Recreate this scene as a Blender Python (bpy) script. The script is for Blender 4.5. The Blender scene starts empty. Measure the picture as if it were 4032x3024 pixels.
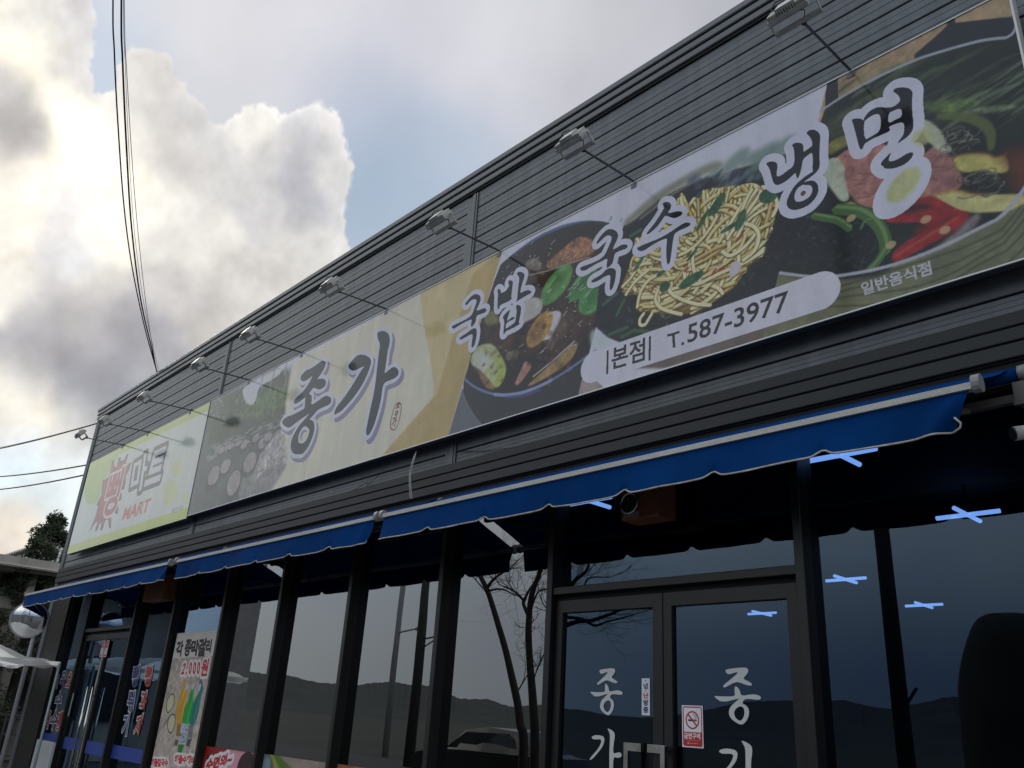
import bpy, math, random
import numpy as np
from mathutils import Vector, Matrix
random.seed(7)
scn = bpy.context.scene
COL = scn.collection
# ------------------------------------------------------------------ camera
cam_d = bpy.data.cameras.new('camera'); cam = bpy.data.objects.new('camera', cam_d); COL.objects.link(cam)
CR = Vector((0.68151731, 0.72941176, 0.05909845)); CU = Vector((0.23608532, -0.29558449, 0.92568544)); CF = Vector((-0.69267443, 0.61691838, 0.37364936))
CAM = Vector((0.0, -4.2, 1.6)); FPX = 3303.42
m = Matrix((CR, CU, -CF)).transposed().to_4x4(); m.translation = CAM
cam.matrix_world = m
cam_d.sensor_width = 36; cam_d.lens = FPX / 4032 * 36; cam_d.clip_start = 0.05; cam_d.clip_end = 6000
scn.camera = cam
scn.view_settings.view_transform = 'Standard'; scn.view_settings.look = 'None'
scn.view_settings.exposure = 0.0; scn.view_settings.gamma = 1.0
scn.view_settings.use_curve_mapping = False

def at(u, v, Y=None, X=None, Z=None):
    """a photograph pixel carried onto a real plane of the place"""
    d = CR * (u - 2016) - CU * (v - 1512) + CF * FPX
    if Y is not None: t = (Y - CAM.y) / d.y
    elif X is not None: t = (X - CAM.x) / d.x
    else: t = (Z - CAM.z) / d.z
    return CAM + d * t

# ------------------------------------------------------------------ noise
def fbm2(h, w, cell, octs=4, seed=0, gain=.55):
    rs = np.random.RandomState(seed); out = np.zeros((h, w), np.float32); a = 1; tot = 0
    for o in range(octs):
        c = max(2.0, cell / 2 ** o); gh, gw = int(h / c) + 3, int(w / c) + 3
        g = rs.rand(gh, gw).astype(np.float32)
        ys = np.arange(h) / c; xs = np.arange(w) / c
        yi = ys.astype(int); xi = xs.astype(int); fy = ys - yi; fx = xs - xi
        fy = (fy * fy * (3 - 2 * fy)).astype(np.float32)[:, None]; fx = (fx * fx * (3 - 2 * fx)).astype(np.float32)[None]
        r0 = g[yi]; r1 = g[yi + 1]
        out += a * ((r0[:, xi] * (1 - fx) + r0[:, xi + 1] * fx) * (1 - fy) + (r1[:, xi] * (1 - fx) + r1[:, xi + 1] * fx) * fy)
        tot += a; a *= gain
    return out / tot
def lin(c):
    c = np.asarray(c, np.float32); return np.where(c <= .04045, c / 12.92, ((c + .055) / 1.055) ** 2.4)
def up(a, h, w):
    ys = np.linspace(0, a.shape[0] - 1.001, h); xs = np.linspace(0, a.shape[1] - 1.001, w)
    yi = ys.astype(int); xi = xs.astype(int); fy = (ys - yi).astype(np.float32)[:, None]; fx = (xs - xi).astype(np.float32)[None]
    if a.ndim == 3: fy = fy[..., None]; fx = fx[..., None]
    r0 = a[yi]; r1 = a[yi + 1]
    return (r0[:, xi] * (1 - fx) + r0[:, xi + 1] * fx) * (1 - fy) + (r1[:, xi] * (1 - fx) + r1[:, xi + 1] * fx) * fy
def smooth(e0, e1, x):
    t = np.clip((x - e0) / (e1 - e0), 0, 1); return t * t * (3 - 2 * t)
def poly_mask(px, py, W, H):
    """even-odd fill of a closed polygon given in pixel units"""
    mk = np.zeros((H, W), bool); n = len(px)
    for i in range(n):
        x0, y0, x1, y1 = px[i], py[i], px[(i + 1) % n], py[(i + 1) % n]
        if y0 == y1: continue
        if y0 > y1: x0, y0, x1, y1 = x1, y1, x0, y0
        ya = max(0, int(math.ceil(y0 - .5))); yb = min(H - 1, int(math.ceil(y1 - .5)) - 1)
        if yb < ya: continue
        rows = np.arange(ya, yb + 1); xc = x0 + (rows + .5 - y0) / (y1 - y0) * (x1 - x0)
        xi = np.clip(np.ceil(xc - .5), 0, W).astype(int)
        mk[ya:yb + 1] ^= (np.arange(W)[None] >= xi[:, None])
    return mk
def blur(a, r):
    for ax in (0, 1):
        for _ in range(2):
            k = 2 * r + 1; p = np.pad(a, [(r + 1, r) if i == ax else (0, 0) for i in range(a.ndim)], mode='edge')
            c = np.cumsum(p, axis=ax, dtype=np.float64)
            a = ((c[k:] - c[:-k]) / k if ax == 0 else (c[:, k:] - c[:, :-k]) / k).astype(np.float32)
    return a

# ------------------------------------------------------------------ sky: clouds over a Nishita sky, written for every direction
SKY_W, SKY_H = 4096, 2048
def make_sky():
    # low resolution everywhere: broken high cloud, from 2D noise in (azimuth, elevation)
    h, w = 512, 1024
    n = fbm2(h, w, 120, 5, 3)
    n = n * .5 + np.roll(n, w // 2, 1)[:, ::-1] * .5
    k = np.linspace(0, 1, 60)[None]; n[:, -60:] = n[:, -60:] * (1 - k) + n[:, :1] * k
    n2 = fbm2(h, w, 50, 5, 9); k = np.linspace(0, 1, 40)[None]; n2[:, -40:] = n2[:, -40:] * (1 - k) + n2[:, :1] * k
    az = (np.arange(w) + .5) / w * 2 * np.pi - np.pi
    el = ((np.arange(h) + .5) / h - .5) * np.pi
    EL, AZ = np.meshgrid(el, az, indexing='ij')       # AZ = atan2(y, x)
    t = smooth(.36, .60, n)[..., None]
    sd = (math.cos(SUN_EL) * math.cos(SUN_AZ), math.cos(SUN_EL) * math.sin(SUN_AZ), math.sin(SUN_EL))
    ca = (np.cos(EL) * np.cos(AZ) * sd[0] + np.cos(EL) * np.sin(AZ) * sd[1] + np.sin(EL) * sd[2])[..., None]
    # unseen high overcast raised to light the facade, brighter towards the veiled sun; a darker blue-grey bank added low on the far side to dim the pane reflections
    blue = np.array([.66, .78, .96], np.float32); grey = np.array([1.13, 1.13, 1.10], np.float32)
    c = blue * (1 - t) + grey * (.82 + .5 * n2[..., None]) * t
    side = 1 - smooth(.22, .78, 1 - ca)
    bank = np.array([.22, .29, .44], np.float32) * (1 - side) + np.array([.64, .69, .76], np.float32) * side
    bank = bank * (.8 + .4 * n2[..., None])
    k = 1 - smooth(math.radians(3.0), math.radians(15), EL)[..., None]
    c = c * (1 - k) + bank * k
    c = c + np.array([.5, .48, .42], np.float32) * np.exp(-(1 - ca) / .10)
    img = up(c.astype(np.float32), SKY_H, SKY_W)
    # high resolution where the cumulus stands
    u_of = lambda a: int((a / (2 * math.pi) + .5) * SKY_W)
    x0, x1 = u_of(math.radians(93)), u_of(math.radians(196) - 0)
    wrap = x1 > SKY_W
    y0, y1 = int((.5 + math.radians(-2) / math.pi) * SKY_H), int((.5 + math.radians(62) / math.pi) * SKY_H)
    xs = np.arange(x0, x1); azs = (xs + .5) / SKY_W * 2 * np.pi - np.pi
    els = ((np.arange(y0, y1) + .5) / SKY_H - .5) * np.pi
    E, A_ = np.meshgrid(els, azs, indexing='ij')
    D = np.stack([np.cos(E) * np.cos(A_), np.cos(E) * np.sin(A_), np.sin(E)], -1)
    df = D @ np.array(CF); df = np.maximum(df, .12)
    U = 2016 + FPX * (D @ np.array(CR)) / df; V = 1512 - FPX * (D @ np.array(CU)) / df
    H2, W2 = U.shape
    wu = fbm2(H2, W2, 70, 6, 21, .6) - .5; wv = fbm2(H2, W2, 70, 6, 22, .6) - .5
    fine = fbm2(H2, W2, 30, 5, 23, .65) - .5
    Uw = U + wu * 260; Vw = V + wv * 260
    IN = [(0,50,250,247,232),(150,60,225,224,220),(300,100,196,197,200),(60,350,176,178,182),(60,500,140,144,152),(30,620,156,159,166),(250,480,252,249,232),(160,250,252,248,228),
          (330,250,205,206,208),(330,650,259,257,240),(500,700,259,256,242),(100,760,257,253,238),(0,720,238,234,226),(300,1000,222,226,232),(250,850,232,233,236),(450,900,260,257,243),(0,880,258,255,245),
          (20,1100,252,250,242),(150,1180,206,207,211),(400,1160,226,224,220),(400,1240,176,178,187),(150,1300,152,156,168),(600,1350,150,154,168),(350,1450,140,146,161),(80,1440,178,180,184),(0,1500,232,229,218),(450,1550,128,136,150),
          (200,1600,243,236,219),(330,1600,205,205,204),(60,1620,226,222,212),(100,1720,212,226,236),(250,1760,222,230,232),(80,1850,206,223,232),(200,1900,214,226,232),(100,2050,244,235,220),(40,2120,226,216,206),
          (650,300,222,221,220),(600,480,244,242,236),(700,420,204,205,208),(760,560,216,216,216),(850,700,214,214,214),(1000,430,246,244,238),(1050,600,218,217,216),(1150,680,176,178,187),(1250,600,196,197,202),(1340,500,246,244,240),
          (1250,830,182,184,192),(1000,850,206,206,208),(1370,740,236,234,232),(800,1000,234,232,226),(900,1120,226,224,220),(1100,1000,220,218,214),(1300,980,226,224,220),(700,1180,204,204,205),(820,1300,216,213,208),(650,1480,170,174,184),(200,1250,160,163,173),(500,1270,162,165,175),(720,1420,164,168,179),(300,1520,138,145,158),(500,1480,142,148,162),(60,1360,160,163,171),(560,800,248,247,240),(680,900,228,227,224)]
    OUT = [(430,150,176,194,216),(450,300,170,190,214),(560,60,212,215,222),(850,120,226,226,231),(820,300,198,202,213),(1200,130,222,221,228),(1000,280,212,213,221),(1300,330,198,202,214),(1450,430,178,190,210),
           (1450,640,166,183,204),(1450,820,156,177,200),(1560,720,164,184,206),(1700,620,182,196,213),(1500,1000,172,189,206),(1600,220,214,214,223),(1900,200,221,220,227),(2200,150,216,215,221),(2500,80,204,204,210),(2900,0,188,189,196),
           (2000,460,208,209,217),(2300,350,200,200,207),(1900,650,188,200,217),(1700,850,172,190,210),(2600,-100,200,200,206),(1000,-200,215,216,223),(2000,-300,208,209,216)]
    def rbf(S, Uq, Vq, sg=115.):
        hl, wl = H2 // 3, W2 // 3
        u = Uq[::3, ::3][:, :, None]; v = Vq[::3, ::3][:, :, None]
        S = np.array(S, np.float32); num = 0; den = 0
        d2 = (u - S[:, 0]) ** 2 + (v - S[:, 1]) ** 2
        d2 = d2 - d2.min(-1, keepdims=True)
        wt = np.exp(-d2 / (2 * sg * sg)) + 1e-9
        cc = np.minimum(S[:, 2:] / 255., 1.03); L = lin(cc)
        r = (wt @ L) / wt.sum(-1, keepdims=True)
        return up(r.astype(np.float32), H2, W2)
    ci = rbf(IN, Uw.astype(np.float32), Vw.astype(np.float32), 62.); co = rbf(OUT, (U + wu * 120).astype(np.float32), (V + wv * 120).astype(np.float32), 120.)
    edge = [(-900,-700),(365,-700),(375,0),(380,110),(372,200),(395,290),(430,360),(470,350),(495,300),(500,185),(560,205),(640,212),(700,250),(745,320),(755,380),(810,440),(880,480),(940,380),(985,345),(1040,365),(1075,440),(1110,490),(1150,450),(1200,430),(1290,420),(1340,470),(1368,560),(1378,640),(1408,690),(1392,760),(1372,800),(1400,860),(1392,930),(1425,980),(1400,1050),(1250,1300),(1000,2600),(-900,2600)]
    # soft field of that outline in a small picture of its own, sampled back by direction
    S = 8; gw, gh = 3200 // S, 3600 // S
    mk = poly_mask([(x + 1000) / S for x, y in edge], [(y + 800) / S for x, y in edge], gw, gh).astype(np.float32)
    mk = blur(mk, 4)
    w2u = fbm2(H2, W2, 26, 5, 71, .62) - .5; w2v = fbm2(H2, W2, 26, 5, 72, .62) - .5
    gx = np.clip((U + wu * 150 + w2u * 90 + 1000) / S, 0, gw - 2); gy = np.clip((V + wv * 150 + w2v * 90 + 800) / S, 0, gh - 2)
    xi = gx.astype(int); yi = gy.astype(int); fx = gx - xi; fy = gy - yi
    f = (mk[yi, xi] * (1 - fx) + mk[yi, xi + 1] * fx) * (1 - fy) + (mk[yi + 1, xi] * (1 - fx) + mk[yi + 1, xi + 1] * fx) * fy
    f = f + fine * .75
    soft = fbm2(H2, W2, 220, 2, 77)
    wd = .05 + .30 * smooth(.45, .75, soft)
    a = smooth(.5 - wd, .5 + wd, f)[..., None]
    rim = (np.exp(-((f - .62) / .10) ** 2))[..., None]
    det = 1 + (fine[..., None] * .6)
    lump = fbm2(H2, W2, 90, 5, 61, .6)[..., None] - .5
    ci2 = ci * det * (1 + .06 * rim) * (1 + .75 * lump) * .965
    co2 = co * (1 + .14 * lump + .05 * fine[..., None])
    r = ci2 * a + co2 * (1 - a)
    # the sun burns through: brighter than the film could hold
    lum = ci.mean(-1, keepdims=True); r = r * (1 + .55 * smooth(.95, 1.08, lum) * a * (1 + 1.6 * lump))
    # blend window edges into the rest
    wx = smooth(0, 260, np.arange(W2)) * (1 - smooth(W2 - 160, W2, np.arange(W2)))
    wy = smooth(0, 40, np.arange(H2)) * (1 - smooth(H2 - 160, H2, np.arange(H2)))
    wgt = (wy[:, None] * wx[None])[..., None]
    cols = xs % SKY_W
    img[y0:y1, cols] = img[y0:y1, cols] * (1 - wgt) + r * wgt
    px = np.ones((SKY_H, SKY_W, 4), np.float32); px[..., :3] = img[:, ::-1]
    im = bpy.data.images.new('sky_clouds', SKY_W, SKY_H, alpha=False, float_buffer=True)
    im.colorspace_settings.name = 'Non-Color'
    im.pixels.foreach_set(px.ravel()); im.update()
    return im
# the sun stands behind the building, veiled by the bright cloud
SUN_EL = math.radians(31); SUN_AZ = math.radians(90 + 84)      # atan2(y, x)
world = bpy.data.worlds.new('World'); scn.world = world; world.use_nodes = True
nt = world.node_tree; nt.nodes.clear()
N = nt.nodes.new; Lk = nt.links.new
sky = N('ShaderNodeTexSky'); sky.sky_type = 'NISHITA'; sky.sun_disc = False
sky.sun_elevation = SUN_EL; sky.sun_rotation = math.radians(90) - SUN_AZ; sky.dust_density = 2.0
skm = N('ShaderNodeMixRGB'); skm.blend_type = 'MULTIPLY'; skm.inputs[0].default_value = 1; skm.inputs[2].default_value = (.10, .10, .10, 1)
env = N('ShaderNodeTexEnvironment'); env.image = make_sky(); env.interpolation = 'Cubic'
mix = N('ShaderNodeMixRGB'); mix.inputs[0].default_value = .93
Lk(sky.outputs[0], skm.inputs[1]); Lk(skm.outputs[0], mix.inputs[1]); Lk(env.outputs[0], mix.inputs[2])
bg = N('ShaderNodeBackground'); bg.inputs[1].default_value = 1.0
wo = N('ShaderNodeOutputWorld'); Lk(mix.outputs[0], bg.inputs[0]); Lk(bg.outputs[0], wo.inputs[0])
sun_d = bpy.data.lights.new('sun', 'SUN'); sun = bpy.data.objects.new('sun', sun_d); COL.objects.link(sun)
sun_d.energy = 1.1; sun_d.angle = math.radians(10); sun_d.color = (1, .95, .86)
sv = Vector((math.cos(SUN_EL) * math.cos(SUN_AZ), math.cos(SUN_EL) * math.sin(SUN_AZ), math.sin(SUN_EL)))
sun.rotation_euler = sv.to_track_quat('Z', 'Y').to_euler(); sun.location = sv * 50
# ------------------------------------------------------------------ materials
MATS = {}
def mat(name, col, rough=.5, metal=0., spec=.5, noise=0., nscale=8., bump=0., bscale=40., coat=0., coat_rough=.05, emit=None, estr=0., stretch=None, dirt=None):
    if name in MATS: return MATS[name]
    m = bpy.data.materials.new(name); m.use_nodes = True; t = m.node_tree; b = t.nodes['Principled BSDF']
    b.inputs['Roughness'].default_value = rough; b.inputs['Metallic'].default_value = metal
    b.inputs['Specular IOR Level'].default_value = spec; b.inputs['Coat Weight'].default_value = coat; b.inputs['Coat Roughness'].default_value = coat_rough
    b.inputs['Base Color'].default_value = (*col, 1)
    tc = t.nodes.new('ShaderNodeTexCoord'); mp = t.nodes.new('ShaderNodeMapping')
    if stretch: mp.inputs['Scale'].default_value = stretch
    t.links.new(tc.outputs['Object'], mp.inputs[0])
    if noise:
        n = t.nodes.new('ShaderNodeTexNoise'); n.inputs['Scale'].default_value = nscale; n.inputs['Detail'].default_value = 8; n.inputs['Roughness'].default_value = .65
        t.links.new(mp.outputs[0], n.inputs[0])
        r = t.nodes.new('ShaderNodeValToRGB'); e = r.color_ramp.elements
        e[0].position = .3; e[1].position = .72
        e[0].color = (*[c * (1 - noise) for c in col], 1)
        d = dirt or [min(1, c * (1 + noise)) for c in col]
        e[1].color = (*d, 1)
        t.links.new(n.outputs['Fac'], r.inputs[0]); t.links.new(r.outputs[0], b.inputs['Base Color'])
        rr = t.nodes.new('ShaderNodeMapRange'); rr.inputs['To Min'].default_value = max(0, rough - .08); rr.inputs['To Max'].default_value = min(1, rough + .12)
        t.links.new(n.outputs['Fac'], rr.inputs[0]); t.links.new(rr.outputs[0], b.inputs['Roughness'])
    if bump:
        n2 = t.nodes.new('ShaderNodeTexNoise'); n2.inputs['Scale'].default_value = bscale; n2.inputs['Detail'].default_value = 5
        t.links.new(mp.outputs[0], n2.inputs[0])
        bp = t.nodes.new('ShaderNodeBump'); bp.inputs['Strength'].default_value = bump; bp.inputs['Distance'].default_value = .01
        t.links.new(n2.outputs['Fac'], bp.inputs['Height']); t.links.new(bp.outputs[0], b.inputs['Normal'])
    if emit:
        b.inputs['Emission Color'].default_value = (*emit, 1); b.inputs['Emission Strength'].default_value = estr
    MATS[name] = m; return m
def image_mat(name, arr, rough=.4, spec=.5, coat=0., coat_rough=.1):
    """arr: (h, w, 3) sRGB 0..1, row 0 at the bottom; mapped by the UVs"""
    h, w = arr.shape[:2]; px = np.ones((h, w, 4), np.float32); px[..., :3] = np.clip(arr, 0, 1)
    im = bpy.data.images.new(name, w, h, alpha=False); im.pixels.foreach_set(px.ravel()); im.update()
    m = bpy.data.materials.new(name); m.use_nodes = True; t = m.node_tree; b = t.nodes['Principled BSDF']
    i = t.nodes.new('ShaderNodeTexImage'); i.image = im; i.interpolation = 'Linear'; i.extension = 'EXTEND'
    # a little weather on the print
    tc = t.nodes.new('ShaderNodeTexCoord'); mp = t.nodes.new('ShaderNodeMapping'); mp.inputs['Scale'].default_value = (2.5, 1, .35)
    n = t.nodes.new('ShaderNodeTexNoise'); n.inputs['Scale'].default_value = 3; n.inputs['Detail'].default_value = 8
    t.links.new(tc.outputs['Object'], mp.inputs[0]); t.links.new(mp.outputs[0], n.inputs[0])
    r = t.nodes.new('ShaderNodeMapRange'); r.inputs['From Min'].default_value = .35; r.inputs['From Max'].default_value = .7; r.inputs['To Min'].default_value = .9; r.inputs['To Max'].default_value = 1.03
    mx = t.nodes.new('ShaderNodeMixRGB'); mx.blend_type = 'MULTIPLY'; mx.inputs[0].default_value = 1
    t.links.new(n.outputs['Fac'], r.inputs[0]); t.links.new(i.outputs[0], mx.inputs[1]); t.links.new(r.outputs[0], mx.inputs[2]); t.links.new(mx.outputs[0], b.inputs['Base Color'])
    b.inputs['Roughness'].default_value = rough; b.inputs['Specular IOR Level'].default_value = spec
    b.inputs['Coat Weight'].default_value = coat; b.inputs['Coat Roughness'].default_value = coat_rough
    n3 = t.nodes.new('ShaderNodeTexNoise'); n3.inputs['Scale'].default_value = .9; n3.inputs['Detail'].default_value = 1
    bp = t.nodes.new('ShaderNodeBump'); bp.inputs['Strength'].default_value = .25; bp.inputs['Distance'].default_value = .03
    t.links.new(tc.outputs['Object'], n3.inputs[0]); t.links.new(n3.outputs['Fac'], bp.inputs['Height']); t.links.new(bp.outputs[0], b.inputs['Normal']); t.links.new(bp.outputs[0], b.inputs['Coat Normal'])
    return m
def translucent_mat(name, col, k, rough=.6, noise=.15, nscale=3, bump=.2, bscale=6):
    m = mat(name, col, rough, 0, .2, noise=noise, nscale=nscale, bump=bump, bscale=bscale); t = m.node_tree; b = t.nodes['Principled BSDF']; o = t.nodes['Material Output']
    tr = t.nodes.new('ShaderNodeBsdfTranslucent'); mx = t.nodes.new('ShaderNodeMixShader'); mx.inputs[0].default_value = k; tr.inputs[0].default_value = (*[min(1, c * 1.25) for c in col], 1)
    t.links.new(b.outputs[0], mx.inputs[1]); t.links.new(tr.outputs[0], mx.inputs[2]); t.links.new(mx.outputs[0], o.inputs[0]); return m
# ------------------------------------------------------------------ mesh building
class MB:
    def __init__(s): s.v = []; s.f = []; s.uv = {}
    def box(s, x0, x1, y0, y1, z0, z1):
        n = len(s.v); s.v += [(x0,y0,z0),(x1,y0,z0),(x1,y1,z0),(x0,y1,z0),(x0,y0,z1),(x1,y0,z1),(x1,y1,z1),(x0,y1,z1)]
        s.f += [(n,n+3,n+2,n+1),(n+4,n+5,n+6,n+7),(n,n+1,n+5,n+4),(n+1,n+2,n+6,n+5),(n+2,n+3,n+7,n+6),(n+3,n,n+4,n+7)]; return s
    def bbox(s, x0, x1, y0, y1, z0, z1, b=.004):
        """box with chamfered long edges seen from the front (-Y)"""
        prof = [(y0 + b, z0), (y1, z0), (y1, z1), (y0 + b, z1), (y0, z1 - b), (y0, z0 + b)]
        return s.extr_x(prof, x0, x1)
    def extr_x(s, prof, x0, x1):
        n = len(s.v); k = len(prof); s.v += [(x0, y, z) for y, z in prof] + [(x1, y, z) for y, z in prof]
        for i in range(k): j = (i + 1) % k; s.f.append((n+i, n+j, n+k+j, n+k+i))
        s.f.append(tuple(n + i for i in range(k))[::-1]); s.f.append(tuple(n + k + i for i in range(k))); return s
    def extr_z(s, prof, z0, z1):
        n = len(s.v); k = len(prof); s.v += [(x, y, z0) for x, y in prof] + [(x, y, z1) for x, y in prof]
        for i in range(k): j = (i + 1) % k; s.f.append((n+i, n+j, n+k+j, n+k+i))
        s.f.append(tuple(n + i for i in range(k))[::-1]); s.f.append(tuple(n + k + i for i in range(k))); return s
    def tube(s, pts, r, seg=8, cap=True):
        pts = [Vector(p) for p in pts]; rs = r if isinstance(r, (list, tuple)) else [r] * len(pts)
        n0 = len(s.v); prev = None
        for i, p in enumerate(pts):
            d = (pts[min(i + 1, len(pts) - 1)] - pts[max(i - 1, 0)]).normalized()
            a = d.cross(Vector((0, 0, 1)) if abs(d.z) < .9 else Vector((1, 0, 0))).normalized() if prev is None else (prev - d * prev.dot(d)).normalized()
            prev = a; b = d.cross(a)
            for k in range(seg):
                t = 2 * math.pi * k / seg; s.v.append(tuple(p + (a * math.cos(t) + b * math.sin(t)) * rs[i]))
        for i in range(len(pts) - 1):
            for k in range(seg):
                a0 = n0 + i * seg + k; a1 = n0 + i * seg + (k + 1) % seg
                s.f.append((a0, a1, a1 + seg, a0 + seg))
        if cap:
            s.f.append(tuple(n0 + k for k in range(seg))[::-1]); e = n0 + (len(pts) - 1) * seg; s.f.append(tuple(e + k for k in range(seg)))
        return s
    def poly(s, pts): n = len(s.v); s.v += [tuple(p) for p in pts]; s.f.append(tuple(range(n, n + len(pts)))); return s
    def tri_raw(s, v, f): n = len(s.v); s.v += v; s.f += [tuple(n + i for i in q) for q in f]; return s
    def xf(s, M):
        s.v = [tuple(M @ Vector(p)) for p in s.v]; return s
    def build(s, name, mt, parent=None, sm=False):
        me = bpy.data.meshes.new(name); me.from_pydata(s.v, [], s.f); me.materials.append(mt)
        if sm: me.polygons.foreach_set('use_smooth', [True] * len(me.polygons))
        me.update(); o = bpy.data.objects.new(name, me); COL.objects.link(o)
        if parent: 
            o.parent = parent; o.matrix_parent_inverse = parent.matrix_world.inverted() if False else Matrix.Translation(-parent.location)
        return o
def tag(o, label=None, cat=None, group=None, kind=None):
    if label: o['label'] = label
    if cat: o['category'] = cat
    if group: o['group'] = group
    if kind: o['kind'] = kind
    return o
def thing(name, loc, label, cat, group=None):
    o = bpy.data.objects.new(name, None); COL.objects.link(o); o.location = loc; o.empty_display_size = .2
    return tag(o, label, cat, group)
def dup(root, off, label=None):
    r = root.copy(); COL.objects.link(r); r.location = root.location + Vector(off)
    if label: r['label'] = label
    for ch in root.children:
        c = ch.copy(); COL.objects.link(c); c.parent = r; c.matrix_parent_inverse = ch.matrix_parent_inverse.copy()
        for g in ch.children: d = g.copy(); COL.objects.link(d); d.parent = c; d.matrix_parent_inverse = g.matrix_parent_inverse.copy()
    return r
def panel(name, x0, x1, z0, z1, y, mt, parent=None, thick=.003):
    """flat printed sheet facing the street, UV 0..1 across it"""
    me = bpy.data.meshes.new(name)
    v = [(x0,y,z0),(x1,y,z0),(x1,y,z1),(x0,y,z1),(x0,y+thick,z0),(x1,y+thick,z0),(x1,y+thick,z1),(x0,y+thick,z1)]
    f = [(0,1,2,3),(4,7,6,5),(0,4,5,1),(1,5,6,2),(2,6,7,3),(3,7,4,0)]
    me.from_pydata(v, [], f); me.materials.append(mt); uv = me.uv_layers.new(name='print')
    for p in me.polygons:
        for li in p.loop_indices:
            q = me.vertices[me.loops[li].vertex_index].co; uv.data[li].uv = ((q.x - x0) / (x1 - x0), (q.z - z0) / (z1 - z0))
    o = bpy.data.objects.new(name, me); COL.objects.link(o)
    if parent: o.parent = parent; o.matrix_parent_inverse = Matrix.Translation(-parent.location)
    return o
# ------------------------------------------------------------------ lettering from the built-in font, as triangles
def text_tris(body, bold=0.0):
    c = bpy.data.curves.new('lettering', 'FONT'); c.body = body; c.offset = bold; c.resolution_u = 4
    o = bpy.data.objects.new('lettering', c); COL.objects.link(o)
    dg = bpy.context.evaluated_depsgraph_get(); dg.update(); me = o.evaluated_get(dg).to_mesh(); me.calc_loop_triangles()
    V = np.array([(v.co.x, v.co.y) for v in me.vertices]); T = [tuple(t.vertices) for t in me.loop_triangles]
    bpy.data.objects.remove(o); bpy.data.curves.remove(c)
    return V, T
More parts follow.
